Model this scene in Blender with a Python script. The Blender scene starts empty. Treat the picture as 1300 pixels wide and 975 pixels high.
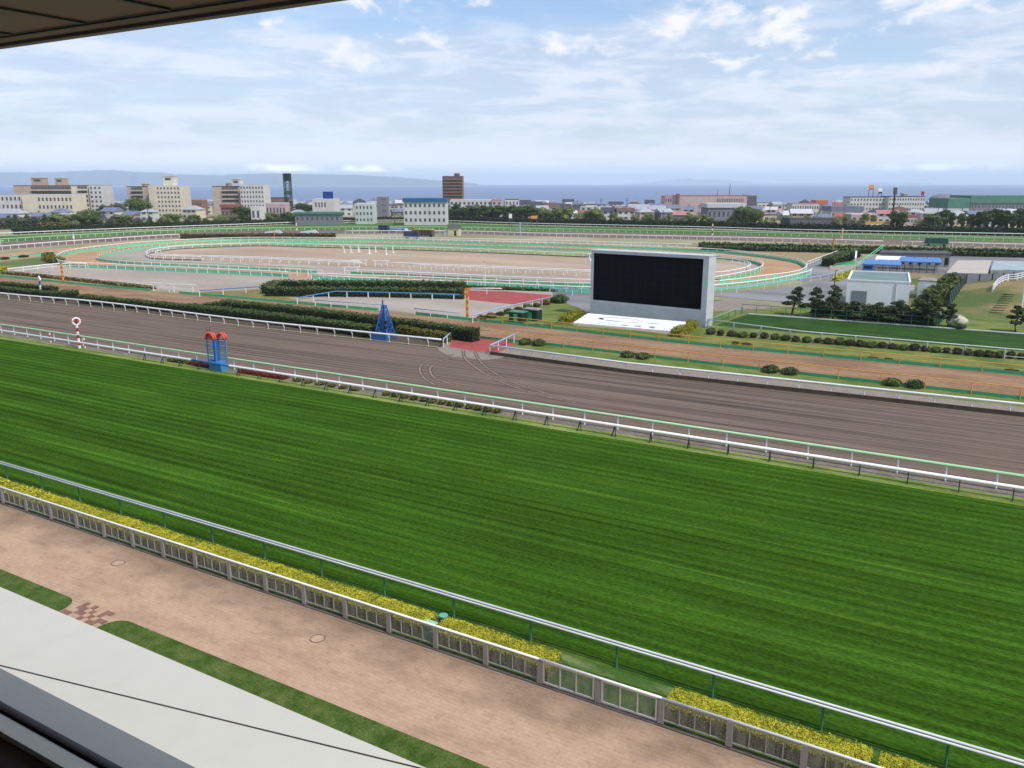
# A racecourse seen from the grandstand: turf and dirt courses, infield ovals, video screen, seaside town, sea and sky
SUN_AZ, SUN_EL, SUN_E, WORLD_S, EXPO = -10.0, 54.0, 3.2, 0.14, 0.2
HAZE_C, HAZE_D = (0.76, 0.88, 1.0), 9.0e-5
SEA_C = (0.15, 0.21, 0.33)
SKY_TINT = (1.0, 1.0, 1.02)
SKY_BLUE = (0.40, 0.58, 0.85); BLUE_MIX = False
CLOUD_SOFT = (0.74, 0.76, 0.86); CLOUD_PUFF = (0.92, 0.91, 0.95)
import bpy, math, random
import numpy as np
from mathutils import Vector, Matrix
random.seed(7); RNG = np.random.default_rng(11)
SC = bpy.context.scene
COL = SC.collection
R = math.radians
# ------------------------------------------------------------------ camera model (photo is 1300 x 975)
FPX, HOR, CH = 1040.0, 233.3, 20.0
PITCH = math.atan((487.5 - HOR) / FPX)
YAW = R(30)
CY, SY = math.cos(YAW), math.sin(YAW)
def w2(a, b):
    return (a * CY - b * SY, a * SY + b * CY)
def g(px, py, z=0.0):
    """real ground position of a photo point at height z"""
    x = px - 650; d = py - 487.5
    down = d * math.cos(PITCH) + FPX * math.sin(PITCH)
    fwd = FPX * math.cos(PITCH) - d * math.sin(PITCH)
    s = (CH - z) / down
    return w2(x * s, fwd * s)
def gl(pts, z=0.0):
    return [g(x, y, z) for x, y in pts]
def gd(px, py, D):
    """point on the view ray at forward distance D"""
    x = px - 650; d = py - 487.5
    down = d * math.cos(PITCH) + FPX * math.sin(PITCH)
    fwd = FPX * math.cos(PITCH) - d * math.sin(PITCH)
    s = D / fwd
    X, Y = w2(x * s, D)
    return X, Y, CH - down * s

# ------------------------------------------------------------------ materials
def lin(c):
    c /= 255.0
    return c / 12.92 if c <= 0.04045 else ((c + 0.055) / 1.055) ** 2.4
def S(r, g_, b, k=0.73):
    return (lin(r) * k, lin(g_) * k, lin(b) * k)
MATS = {}
def mat(name, col, rough=0.75, var=0.18, scale=1.5, col2=None, stretch=(1, 1, 1), fine=0.0, fscale=12.0,
        bump=0.0, bscale=20.0, metal=0.0, spec=0.3, detail=5.0, rot=0.0, lo=0.35, hi=0.65):
    if name in MATS: return MATS[name]
    m = bpy.data.materials.new(name); MATS[name] = m
    m.use_nodes = True
    nt = m.node_tree; n = nt.nodes; l = nt.links
    b = n['Principled BSDF']
    b.inputs['Roughness'].default_value = rough
    b.inputs['Metallic'].default_value = metal
    b.inputs['Specular IOR Level'].default_value = spec
    geo = n.new('ShaderNodeNewGeometry')
    mp = n.new('ShaderNodeMapping'); mp.inputs['Scale'].default_value = stretch; mp.inputs['Rotation'].default_value = (0, 0, rot)
    l.new(geo.outputs['Position'], mp.inputs['Vector'])
    nz = n.new('ShaderNodeTexNoise'); nz.inputs['Scale'].default_value = scale; nz.inputs['Detail'].default_value = detail
    l.new(mp.outputs['Vector'], nz.inputs['Vector'])
    mr = n.new('ShaderNodeMapRange'); mr.inputs['From Min'].default_value = lo; mr.inputs['From Max'].default_value = hi
    l.new(nz.outputs['Fac'], mr.inputs['Value'])
    mx = n.new('ShaderNodeMix'); mx.data_type = 'RGBA'
    c1 = [c * (1 - var) for c in col]
    c2 = col2 if col2 else [min(1, c * (1 + var)) for c in col]
    mx.inputs['A'].default_value = (*c1, 1); mx.inputs['B'].default_value = (*c2, 1)
    l.new(mr.outputs['Result'], mx.inputs['Factor'])
    out = mx.outputs['Result']
    if fine:
        nf = n.new('ShaderNodeTexNoise'); nf.inputs['Scale'].default_value = fscale; nf.inputs['Detail'].default_value = 4
        l.new(mp.outputs['Vector'], nf.inputs['Vector'])
        r2 = n.new('ShaderNodeMapRange'); r2.inputs['From Min'].default_value = 0.3; r2.inputs['From Max'].default_value = 0.7
        r2.inputs['To Min'].default_value = 1 - fine; r2.inputs['To Max'].default_value = 1 + fine
        l.new(nf.outputs['Fac'], r2.inputs['Value'])
        mm = n.new('ShaderNodeMix'); mm.data_type = 'RGBA'; mm.blend_type = 'MULTIPLY'; mm.inputs['Factor'].default_value = 1
        l.new(out, mm.inputs['A']); l.new(r2.outputs['Result'], mm.inputs['B']); out = mm.outputs['Result']
    l.new(out, b.inputs['Base Color'])
    if bump:
        nb = n.new('ShaderNodeTexNoise'); nb.inputs['Scale'].default_value = bscale; nb.inputs['Detail'].default_value = 6
        l.new(mp.outputs['Vector'], nb.inputs['Vector'])
        bp = n.new('ShaderNodeBump'); bp.inputs['Strength'].default_value = bump; bp.inputs['Distance'].default_value = 0.1
        l.new(nb.outputs['Fac'], bp.inputs['Height']); l.new(bp.outputs['Normal'], b.inputs['Normal'])
    return m
def paint(name, col, rough=0.45, var=0.06, spec=0.4, metal=0.0):
    return mat(name, col, rough, var, 0.8, fine=0.04, fscale=9, spec=spec, metal=metal)

# turf: several sets of streaks running along the course (world X), plus blade-sized mottling
def turf_mat():
    m = bpy.data.materials.new('turf'); m.use_nodes = True
    nt = m.node_tree; n = nt.nodes; l = nt.links; b = n['Principled BSDF']
    b.inputs['Roughness'].default_value = 0.85; b.inputs['Specular IOR Level'].default_value = 0.0
    geo = n.new('ShaderNodeNewGeometry')
    def noise(sc, stretch, detail, a, c, t0, t1):
        mp = n.new('ShaderNodeMapping'); mp.inputs['Scale'].default_value = stretch
        l.new(geo.outputs['Position'], mp.inputs['Vector'])
        z = n.new('ShaderNodeTexNoise'); z.inputs['Scale'].default_value = sc; z.inputs['Detail'].default_value = detail
        l.new(mp.outputs['Vector'], z.inputs['Vector'])
        r_ = n.new('ShaderNodeMapRange'); r_.inputs['From Min'].default_value = a; r_.inputs['From Max'].default_value = c
        r_.inputs['To Min'].default_value = t0; r_.inputs['To Max'].default_value = t1
        l.new(z.outputs['Fac'], r_.inputs['Value']); return r_.outputs['Result']
    def math_(op, a, c):
        q = n.new('ShaderNodeMath'); q.operation = op
        for i, v in enumerate((a, c)):
            if isinstance(v, (int, float)): q.inputs[i].default_value = v
            else: l.new(v, q.inputs[i])
        return q.outputs[0]
    s1 = noise(1.0, (0.012, 0.45, 1), 3, 0.35, 0.65, 0.86, 1.14)    # broad bands
    s2 = noise(1.0, (0.03, 3.2, 1), 3, 0.38, 0.62, 0.82, 1.18)      # ridges 30 cm
    s3 = noise(1.0, (0.12, 0.35, 1), 4, 0.35, 0.7, 0.88, 1.14)      # blotches
    s4 = noise(9.0, (0.5, 1.2, 1), 5, 0.3, 0.7, 0.62, 1.38)         # blades
    s5 = noise(34.0, (0.7, 1.0, 1), 3, 0.3, 0.7, 0.75, 1.25)        # single tufts
    def bands(period, dist, sharp, t0, t1):
        mp = n.new('ShaderNodeMapping'); mp.inputs['Scale'].default_value = (0.02, 1, 1); l.new(geo.outputs['Position'], mp.inputs['Vector'])
        wv = n.new('ShaderNodeTexWave'); wv.wave_type = 'BANDS'; wv.bands_direction = 'Y'
        wv.inputs['Scale'].default_value = 0.314/period; wv.inputs['Distortion'].default_value = dist; wv.inputs['Detail'].default_value = 3; wv.inputs['Detail Scale'].default_value = 1.5
        l.new(mp.outputs['Vector'], wv.inputs['Vector'])
        r_ = n.new('ShaderNodeMapRange'); r_.inputs['From Min'].default_value = sharp; r_.inputs['To Min'].default_value = t0; r_.inputs['To Max'].default_value = t1
        l.new(wv.outputs['Fac'], r_.inputs['Value']); return r_.outputs['Result']
    b1 = bands(0.95, 0.6, 0.0, 0.76, 1.12)                          # mower passes
    b2 = bands(4.2, 0.8, 0.2, 0.93, 1.07)
    f = math_('MULTIPLY', math_('MULTIPLY', math_('MULTIPLY', s1, s2), math_('MULTIPLY', s3, s4)), math_('MULTIPLY', math_('MULTIPLY', b1, b2), s5))
    yel = noise(1.0, (0.12, 1.1, 1), 5, 0.60, 0.78, 0.0, 0.75)      # dry yellow flecks
    mx = n.new('ShaderNodeMix'); mx.data_type = 'RGBA'
    mx.inputs['A'].default_value = (*TURF, 1); mx.inputs['B'].default_value = (*TURF_Y, 1)
    l.new(yel, mx.inputs['Factor'])
    mm = n.new('ShaderNodeVectorMath'); mm.operation = 'SCALE'
    l.new(mx.outputs['Result'], mm.inputs[0]); l.new(f, mm.inputs['Scale'])
    l.new(mm.outputs[0], b.inputs['Base Color'])
    bp = n.new('ShaderNodeBump'); bp.inputs['Strength'].default_value = 0.5; bp.inputs['Distance'].default_value = 0.06
    l.new(s4, bp.inputs['Height']); l.new(bp.outputs['Normal'], b.inputs['Normal'])
    return m
TURF = (0.039, 0.097, 0.0095); TURF_Y = (0.075, 0.132, 0.011)

def brick_mat():
    m = bpy.data.materials.new('brick_paving'); m.use_nodes = True
    nt = m.node_tree; n = nt.nodes; l = nt.links; b = n['Principled BSDF']
    b.inputs['Roughness'].default_value = 0.8; b.inputs['Specular IOR Level'].default_value = 0.2
    geo = n.new('ShaderNodeNewGeometry')
    bk = n.new('ShaderNodeTexBrick'); bk.inputs['Scale'].default_value = 1.0
    bk.inputs['Brick Width'].default_value = 0.42; bk.inputs['Row Height'].default_value = 0.21
    bk.inputs['Mortar Size'].default_value = 0.012; bk.inputs['Mortar Smooth'].default_value = 0.2
    bk.inputs['Color1'].default_value = (*S(214, 182, 152), 1); bk.inputs['Color2'].default_value = (*S(208, 175, 146), 1)
    bk.inputs['Mortar'].default_value = (*S(197, 164, 137), 1)
    l.new(geo.outputs['Position'], bk.inputs['Vector'])
    def stain(sc, stretch, a, c, t):
        mp = n.new('ShaderNodeMapping'); mp.inputs['Scale'].default_value = stretch; l.new(geo.outputs['Position'], mp.inputs['Vector'])
        z = n.new('ShaderNodeTexNoise'); z.inputs['Scale'].default_value = sc; z.inputs['Detail'].default_value = 7; z.inputs['Roughness'].default_value = 0.65
        l.new(mp.outputs['Vector'], z.inputs['Vector'])
        r_ = n.new('ShaderNodeMapRange'); r_.inputs['From Min'].default_value = a; r_.inputs['From Max'].default_value = c
        r_.inputs['To Min'].default_value = 1.0; r_.inputs['To Max'].default_value = t
        l.new(z.outputs['Fac'], r_.inputs['Value']); return r_.outputs['Result']
    def mul(a, f):
        v = n.new('ShaderNodeVectorMath'); v.operation = 'SCALE'; l.new(a, v.inputs[0]); l.new(f, v.inputs['Scale']); return v.outputs[0]
    c = mul(bk.outputs['Color'], stain(0.55, (0.6, 1.3, 1), 0.45, 0.72, 0.72))
    c = mul(c, stain(3.5, (0.6, 1, 1), 0.52, 0.75, 0.72))
    c = mul(c, stain(14.0, (0.5, 1, 1), 0.5, 0.8, 0.75))
    # the side along the fence is trodden and stained darker: a band with its own ragged edge
    sp = n.new('ShaderNodeSeparateXYZ'); l.new(geo.outputs['Position'], sp.inputs[0])
    z = n.new('ShaderNodeTexNoise'); z.inputs['Scale'].default_value = 0.5; z.inputs['Detail'].default_value = 6; l.new(geo.outputs['Position'], z.inputs['Vector'])
    ad = n.new('ShaderNodeMath'); ad.operation = 'MULTIPLY_ADD'; ad.inputs[1].default_value = 5.0; l.new(z.outputs['Fac'], ad.inputs[0]); l.new(sp.outputs['Y'], ad.inputs[2])
    r_ = n.new('ShaderNodeMapRange'); r_.inputs['From Min'].default_value = 26.2; r_.inputs['From Max'].default_value = 28.6
    r_.inputs['To Min'].default_value = 1.0; r_.inputs['To Max'].default_value = 0.62; l.new(ad.outputs[0], r_.inputs['Value'])
    c = mul(c, r_.outputs['Result'])
    l.new(c, b.inputs['Base Color'])
    return m

def leaf_mat(name, c1, c2, scale=2.5):
    return mat(name, c1, 0.7, 0.0, scale, col2=c2, detail=3, fine=0.25, fscale=scale * 4, spec=0.2)

# ------------------------------------------------------------------ mesh builder
class M:
    def __init__(s): s.v = []; s.f = []; s.m = []
    def add(s, vs, fs, mi=0):
        o = len(s.v); s.v += [tuple(map(float, p)) for p in vs]
        s.f += [tuple(i + o for i in f) for f in fs]; s.m += [mi] * len(fs); return s
    def box(s, x0, y0, z0, x1, y1, z1, mi=0):
        return s.add([(x0,y0,z0),(x1,y0,z0),(x1,y1,z0),(x0,y1,z0),(x0,y0,z1),(x1,y0,z1),(x1,y1,z1),(x0,y1,z1)],
              [(3,2,1,0),(4,5,6,7),(0,1,5,4),(1,2,6,5),(2,3,7,6),(3,0,4,7)], mi)
    def tube(s, pts, r, mi=0, n=6, caps=True):
        pts = [Vector(p) for p in pts]; rings = []
        for i, p in enumerate(pts):
            t = (pts[min(i+1, len(pts)-1)] - pts[max(i-1, 0)])
            if t.length < 1e-9: t = Vector((0, 0, 1))
            t.normalize()
            a = t.cross(Vector((0, 0, 1)))
            if a.length < 1e-3: a = Vector((1, 0, 0))
            a.normalize(); c = a.cross(t)
            rr = r[i] if isinstance(r, (list, tuple)) else r
            rings.append([p + (a * math.cos(2*math.pi*k/n + .4) + c * math.sin(2*math.pi*k/n + .4)) * rr for k in range(n)])
        vs = [q for ring in rings for q in ring]; fs = []
        for i in range(len(pts) - 1):
            for k in range(n):
                fs.append((i*n+k, i*n+(k+1) % n, (i+1)*n+(k+1) % n, (i+1)*n+k))
        if caps: fs += [tuple(range(n))[::-1], tuple((len(pts)-1)*n + k for k in range(n))]
        return s.add(vs, fs, mi)
    def bar(s, p, q, w, h=None, mi=0):
        """square-section bar"""
        p, q = Vector(p), Vector(q); t = (q - p).normalized(); h = h or w
        a = t.cross(Vector((0, 0, 1)))
        if a.length < 1e-3: a = Vector((1, 0, 0))
        a.normalize(); c = a.cross(t)
        vs = [e + a*sx*w/2 + c*sy*h/2 for e in (p, q) for sx, sy in ((-1,-1),(1,-1),(1,1),(-1,1))]
        return s.add(vs, [(3,2,1,0),(4,5,6,7),(0,1,5,4),(1,2,6,5),(2,3,7,6),(3,0,4,7)], mi)
    def prism(s, poly, z0, z1, mi=0):
        n = len(poly)
        area = sum(poly[i][0]*poly[(i+1) % n][1] - poly[(i+1) % n][0]*poly[i][1] for i in range(n))
        if area < 0: poly = poly[::-1]
        vs = [(x, y, z0) for x, y in poly] + [(x, y, z1) for x, y in poly]
        fs = [tuple(range(n))[::-1], tuple(range(n, 2*n))] + [(i, (i+1) % n, n+(i+1) % n, n+i) for i in range(n)]
        return s.add(vs, fs, mi)
    def sheet(s, poly, z, mi=0):
        n = len(poly)
        area = sum(poly[i][0]*poly[(i+1) % n][1] - poly[(i+1) % n][0]*poly[i][1] for i in range(n))
        if area < 0: poly = poly[::-1]
        return s.add([(x, y, z) for x, y in poly], [tuple(range(n))], mi)
    def board(s, pts, z0, z1, t=0.05, mi=0, off=0.0):
        """upright board along a line"""
        L = offset(pts, off + t/2); Rr = offset(pts, off - t/2); n = len(pts); vs = []
        for a, b in zip(L, Rr): vs += [(a[0],a[1],z0),(b[0],b[1],z0),(b[0],b[1],z1),(a[0],a[1],z1)]
        fs = []
        for i in range(n-1):
            for k in range(4): fs.append((i*4+k, (i+1)*4+k, (i+1)*4+(k+1) % 4, i*4+(k+1) % 4))
        fs += [(0,1,2,3), tuple((n-1)*4+k for k in (3,2,1,0))]
        return s.add(vs, fs, mi)
    def ball(s, c, r, mi=0, nu=10, nv=6, sq=(1,1,1), jit=0.0):
        vs = []; fs = []
        for j in range(nv+1):
            th = math.pi*j/nv
            for i in range(nu):
                ph = 2*math.pi*i/nu; k = 1 + random.uniform(-jit, jit)
                vs.append((c[0]+r*sq[0]*k*math.sin(th)*math.cos(ph), c[1]+r*sq[1]*k*math.sin(th)*math.sin(ph), c[2]+r*sq[2]*k*math.cos(th)))
        for j in range(nv):
            for i in range(nu): fs.append((j*nu+i, (j+1)*nu+i, (j+1)*nu+(i+1) % nu, j*nu+(i+1) % nu))
        return s.add(vs, fs, mi)
    def leaves(s, P, size, mi=0, N=None, up=0.3):
        """many small quads with their own random tilt"""
        P = np.asarray(P, float); k = len(P)
        if k == 0: return s
        n = RNG.normal(size=(k, 3)); n[:, 2] += up
        if N is not None: n = n*0.6 + np.asarray(N)
        n /= np.linalg.norm(n, axis=1)[:, None] + 1e-9
        a = np.cross(n, RNG.normal(size=(k, 3))); a /= np.linalg.norm(a, axis=1)[:, None] + 1e-9
        b = np.cross(n, a)
        sz = (size * RNG.uniform(0.6, 1.3, k))[:, None] * 0.5
        q = np.stack([P - a*sz - b*sz*0.8, P + a*sz - b*sz*0.6, P + a*sz*0.9 + b*sz, P - a*sz*0.7 + b*sz*0.8], 1).reshape(-1, 3)
        o = len(s.v); s.v += [tuple(p) for p in q.tolist()]
        s.f += [(o+4*i, o+4*i+1, o+4*i+2, o+4*i+3) for i in range(k)]; s.m += [mi]*k
        return s
    def mesh(s, name, mats, smooth=False):
        me = bpy.data.meshes.new(name); me.from_pydata(s.v, [], s.f)
        for m in (mats if isinstance(mats, (list, tuple)) else [mats]): me.materials.append(m)
        if any(s.m): me.polygons.foreach_set('material_index', s.m)
        if smooth: me.polygons.foreach_set('use_smooth', [True]*len(s.f))
        me.update(); return me
    def build(s, name, mats, parent=None, loc=(0,0,0), rotz=0.0, smooth=False):
        return put(s.mesh(name, mats, smooth), name, parent, loc, rotz)
def put(me, name, parent=None, loc=(0,0,0), rotz=0.0, scale=None):
    o = bpy.data.objects.new(name, me); COL.objects.link(o)
    if parent: o.parent = parent
    o.location = loc; o.rotation_euler = (0, 0, rotz)
    if scale: o.scale = scale
    return o
LABELS = []; AUTO = []
def tag(o, label=None, cat=None, group=None, kind=None):
    if label: o['label'] = label
    if cat: o['category'] = cat
    if group: o['group'] = group
    if kind: o['kind'] = kind
    return o
def thing(name, label, cat, loc, group=None, rotz=0.0):
    o = bpy.data.objects.new(name, None); COL.objects.link(o); o.location = loc; o.rotation_euler = (0, 0, rotz)
    o.empty_display_size = 0.2
    return tag(o, label, cat, group)
def struct(name, m, mats, smooth=False):
    return tag(m.build(name, mats, smooth=smooth), kind='structure')
# ------------------------------------------------------------------ line helpers
def smooth(pts, n=8, closed=False):
    P = [Vector((*p, 0)) for p in pts]; out = []; k = len(P)
    for i in range(k if closed else k-1):
        p0 = P[(i-1) % k] if closed or i > 0 else P[0]*2 - P[1]
        p1 = P[i]; p2 = P[(i+1) % k]
        p3 = P[(i+2) % k] if closed or i+2 < k else P[-1]*2 - P[-2]
        for j in range(n):
            t = j/n
            q = 0.5*((2*p1) + (p2-p0)*t + (2*p0-5*p1+4*p2-p3)*t*t + (3*p1-p0-3*p2+p3)*t**3)
            out.append((q.x, q.y))
    if not closed: out.append((P[-1].x, P[-1].y))
    return out
def offset(pts, d):
    out = []; n = len(pts)
    for i in range(n):
        a = pts[max(i-1, 0)]; b = pts[min(i+1, n-1)]
        tx, ty = b[0]-a[0], b[1]-a[1]; L = math.hypot(tx, ty) or 1
        out.append((pts[i][0] - ty/L*d, pts[i][1] + tx/L*d))
    return out
def resample(pts, d):
    out = []; acc = 0.0; nxt = 0.0
    for (x0, y0), (x1, y1) in zip(pts, pts[1:]):
        L = math.hypot(x1-x0, y1-y0)
        if L == 0: continue
        while nxt <= acc + L:
            t = (nxt-acc)/L
            out.append((x0+(x1-x0)*t, y0+(y1-y0)*t, math.atan2(y1-y0, x1-x0))); nxt += d
        acc += L
    return out
# ------------------------------------------------------------------ rails
POSTS = {}
def rail(label, pts, h=1.15, mt=None, mp=None, spacing=3.0, r=0.07, pr=0.045, curve=0.0, board=None, low=None,
         name='running_rail', cat='rail', group='running rails round the courses', maxp=100, flat=False, z=0.0, end=True):
    """pts on the ground; curve = how far the rail overhangs its posts"""
    mp = mp or mt
    L = (pts[0][0], pts[0][1], z)
    root = thing(name, label, cat, L, group)
    rel = [(x-L[0], y-L[1]) for x, y in pts]
    tp = offset(rel, -curve)
    m = M()
    if flat: m.board(tp, h-0.09, h+0.09, 0.12)
    else: m.tube([(x, y, h) for x, y in tp], r, n=8)
    m.build('top_rail', mt, root, smooth=not flat)
    if low: M().tube([(x, y, low[0]) for x, y in tp], low[1], n=6).build('lower_rail', low[2], root)
    if board: M().board(rel, board[0], board[1], 0.06, off=0.08).build('kick_board', board[2], root)
    key = (round(h, 2), round(pr, 3), round(curve, 2), mp.name)
    if key not in POSTS:
        pm = M()
        if curve: pm.tube([(0,0,0), (0,0,h*0.45), (0,-curve*0.35,h*0.8), (0,-curve,h)], pr, n=6)
        else: pm.tube([(0,0,0), (0,0,h-0.02)], pr, n=6)
        POSTS[key] = pm.mesh('post', mp)
    ps = resample(rel, spacing)
    ps.sort(key=lambda q: math.hypot(q[0]+L[0], q[1]+L[1]))
    for x, y, a in ps[:maxp]: put(POSTS[key], 'post', root, (x, y, 0), a)
    if len(ps) > maxp:
        pm = M()
        for x, y, a in ps[maxp:]: pm.tube([(x, y, 0), (x+math.sin(a)*curve, y-math.cos(a)*curve, h)], pr, n=4)
        tag(pm.build('post', mp, root), kind='stuff')
    return root
# ------------------------------------------------------------------ hedges, bushes, trees
def surf_pts(pts, w, h, dens):
    """random points on the sides and top of a hedge"""
    P = []; N = []
    for (x0, y0), (x1, y1) in zip(pts, pts[1:]):
        L = math.hypot(x1-x0, y1-y0)
        if L == 0: continue
        tx, ty = (x1-x0)/L, (y1-y0)/L; nx, ny = -ty, tx
        for side in (-1, 0, 1):
            k = int(L * (w if side == 0 else h) * dens * (1 if side <= 0 else 0.8))
            t = RNG.uniform(0, L, k); u = RNG.uniform(0, 1, k)
            if side == 0:
                o = (u-0.5)*w; bul = np.sin(t*1.7+x0)*0.05*h + 0.035*h*np.sin(t*5.1+u*3) + 0.02*h*np.sin(t*11.3+u*5+x0)
                P.append(np.stack([x0+tx*t+nx*o, y0+ty*t+ny*o, h + bul - (np.abs(u-0.5)*2)**4*0.12*h], 1)); nn = (0, 0, 1)
            else:
                o = side*w/2*(1+0.05*np.sin(t*3.1+x0))
                P.append(np.stack([x0+tx*t+nx*o, y0+ty*t+ny*o, u*h], 1)); nn = (nx*side, ny*side, 0.2)
            N.append(np.tile(np.array(nn), (k, 1)))
    # ends
    for e in (0, -1):
        a = pts[0] if e == 0 else pts[-1]; b = pts[1] if e == 0 else pts[-2]
        L = math.hypot(a[0]-b[0], a[1]-b[1]); tx, ty = (a[0]-b[0])/L, (a[1]-b[1])/L
        k = int(w*h*dens); o = RNG.uniform(-w/2, w/2, k); zz = RNG.uniform(0, h, k)
        P.append(np.stack([a[0]-ty*o, a[1]+tx*o, zz], 1)); N.append(np.tile(np.array((tx, ty, 0.2)), (k, 1)))
    return np.concatenate(P), np.concatenate(N)
def hedge(label, pts, w, h, leaf, dens, ml, mc, name='hedge', group=None, cat='hedge', z=0.0, mo=None):
    x0, y0 = pts[0]; rel = [(x-x0, y-y0) for x, y in pts]
    dense = [(q[0], q[1]) for q in resample(rel, max(1.0, h))]
    if math.hypot(dense[-1][0]-rel[-1][0], dense[-1][1]-rel[-1][1]) > 0.05 or len(dense) < 2: dense.append(rel[-1])
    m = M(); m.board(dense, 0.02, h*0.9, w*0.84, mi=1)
    P, N = surf_pts(dense, w, h, dens)
    P = P + RNG.normal(0, leaf*0.45, P.shape); P[:, 2] = np.maximum(P[:, 2], 0.03)
    cutz = h*0.80 + RNG.normal(0, h*0.10, len(P)); hi_ = P[:, 2] > cutz  # split by height: lower leaves take mo, with side shade in its colour
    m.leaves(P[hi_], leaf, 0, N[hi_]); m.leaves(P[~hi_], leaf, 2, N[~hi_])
    return tag(m.build(name, [ml, mc, mo or ml], loc=(x0, y0, z)), label, cat, group)
def bush_mesh(r, h, leaf, n, ml, mc):
    m = M(); m.ball((0,0,h*0.45), 1, 1, 10, 6, (r*0.85, r*0.85, h*0.45))
    d = RNG.normal(size=(n, 3)); d /= np.linalg.norm(d, axis=1)[:, None]
    k = RNG.uniform(0.85, 1.08, n)[:, None]
    P = d*k*np.array([r, r, h*0.52]) + np.array([0, 0, h*0.47]); P[:, 2] = np.maximum(P[:, 2], 0.04)
    m.leaves(P, leaf, 0, d); return m.mesh('bush', [ml, mc])
def crown_pts(lobes, n):
    """points spread through a set of leaf clumps (centre, radius xyz)"""
    vol = np.array([l[1][0]*l[1][1]*l[1][2] for l in lobes])**(2/3); vol /= vol.sum(); P = []; N = []
    for (c, r), p in zip(lobes, vol):
        k = max(3, int(n*p)); d = RNG.normal(size=(k, 3)); d /= np.linalg.norm(d, axis=1)[:, None]
        q = d*(RNG.uniform(0.55, 1.08, k)[:, None])*np.array(r) + np.array(c); P.append(q); N.append(d)
    return np.concatenate(P), np.concatenate(N)
def tree_meshes(kind, h, seed):
    """(trunk mesh, crown mesh) with the foot at the origin"""
    rs = random.Random(seed); t = M(); lobes = []
    if kind == 'round':
        t.tube([(0,0,0), (0.1,0,h*.25), (0,0.1,h*.6)], [h*.03, h*.024, h*.012], n=6)
        for k in range(15):
            a = rs.uniform(0, 6.28); rad = h*rs.uniform(.05, .27); zz = h*rs.uniform(.16, .84)
            q = (rad*math.cos(a), rad*math.sin(a), zz); s = h*rs.uniform(.12, .21)
            t.tube([(0,0,min(q[2], h*rs.uniform(.12,.4))), q], [h*.012, h*.004], n=4); lobes.append((q, (s, s, s*.85)))
        lobes.append(((0,0,h*.82), (h*.17, h*.17, h*.17)))
    elif kind == 'poplar':
        t.tube([(0,0,0), (0,0,h*.85)], [h*.025, h*.006], n=6)
        for k in range(11):
            zz = h*(.10 + .82*k/10); wd = h*.15*math.sin(math.pi*min(1, .2+.8*(1-k/11.))) + h*.02
            a = rs.uniform(0, 6.28); q = (wd*.45*math.cos(a), wd*.45*math.sin(a), zz)
            t.tube([(0,0,zz-h*.1), q], [h*.008, h*.003], n=4); lobes.append((q, (wd, wd, h*.085)))
    elif kind == 'scrub':
        for k in range(4):
            a = rs.uniform(0, 6.28); q = (h*.25*math.cos(a), h*.25*math.sin(a), h*rs.uniform(.5, .8))
            t.tube([(0,0,0), q], [h*.02, h*.006], n=4); lobes.append((q, (h*.2, h*.2, h*.22)))
            lobes.append(((q[0]*.8, q[1]*.8, h*.3), (h*.22, h*.22, h*.2)))
    elif kind == 'conifer':
        t.tube([(0,0,0), (0,0,h*.95)], [h*.025, h*.005], n=6)
        for k in range(8):
            zz = h*(.15 + .78*k/7); wd = h*.2*(1-k/8.2)+h*.02; lobes.append(((0, 0, zz), (wd, wd, h*.07)))
    dens = {'round': 3000, 'poplar': 1700, 'scrub': 1100, 'conifer': 1200}[kind]
    P, N = crown_pts(lobes, dens); c = M().leaves(P, h*.05, 0, N*0.7)
    return t, c
# ================================================================== MATERIALS USED ALL OVER
turf = turf_mat(); bricks = brick_mat()
m_white = paint('white_paint', (0.78, 0.78, 0.78))
m_whitegreen = paint('pale_green_paint', S(178, 226, 176))
m_paleblue = paint('pale_blue_paint', S(170, 200, 232))
m_blue = paint('blue_paint', S(40, 112, 190))
m_skyblue = paint('sky_blue_paint', S(70, 150, 210))
m_red = paint('red_paint', S(190, 30, 40))
m_coral = paint('coral_paint', S(238, 92, 66))
m_orange = paint('orange_paint', S(248, 178, 84))
m_orange2 = paint('deep_orange_paint', S(228, 110, 20))
m_yellow = paint('yellow_paint', S(235, 185, 40))
m_teal = paint('teal_board', S(126, 230, 184))
m_green = paint('green_board', S(92, 210, 146))
m_dkgreen = paint('dark_green_paint', S(28, 66, 52))
m_postgreen = paint('post_green', S(84, 146, 116))
m_alu = paint('brushed_aluminium', (0.62, 0.62, 0.64), rough=0.35, metal=0.4)
m_bronze = paint('taupe_post', S(172, 170, 166))
m_black = paint('black_paint', (0.012, 0.012, 0.014))
m_conc = mat('concrete', S(165, 160, 150), 0.85, 0.2, 1.0, fine=0.12, fscale=9)
m_grass = mat('verge_grass', S(54, 92, 24), 0.9, 0.0, 0.5, col2=S(96, 126, 48), lo=.45, hi=.75, fine=0.35, fscale=14, bump=0.4, bscale=25, spec=0.1)
m_grass_wear = mat('worn_grass', S(112, 138, 56), 0.9, 0.0, 0.6, col2=S(156, 168, 96), stretch=(0.3, 1, 1), fine=0.3, fscale=10, bump=0.4, spec=0.1)
m_grass_dry = mat('dry_grass', S(96, 120, 52), 0.9, 0.0, 0.25, col2=S(138, 146, 84), fine=0.25, fscale=5, spec=0.1)
m_grass_dark = mat('dark_lawn', S(40, 74, 26), 0.9, 0.0, 0.8, col2=S(62, 98, 38), stretch=(0.25, 1, 1), fine=0.3, fscale=7, spec=0.1)
m_bed = mat('lawn_bed', S(68, 96, 34), 0.9, 0.0, 1.2, col2=S(104, 122, 62), fine=0.4, fscale=16, bump=0.5, bscale=22, spec=0.1)
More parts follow.
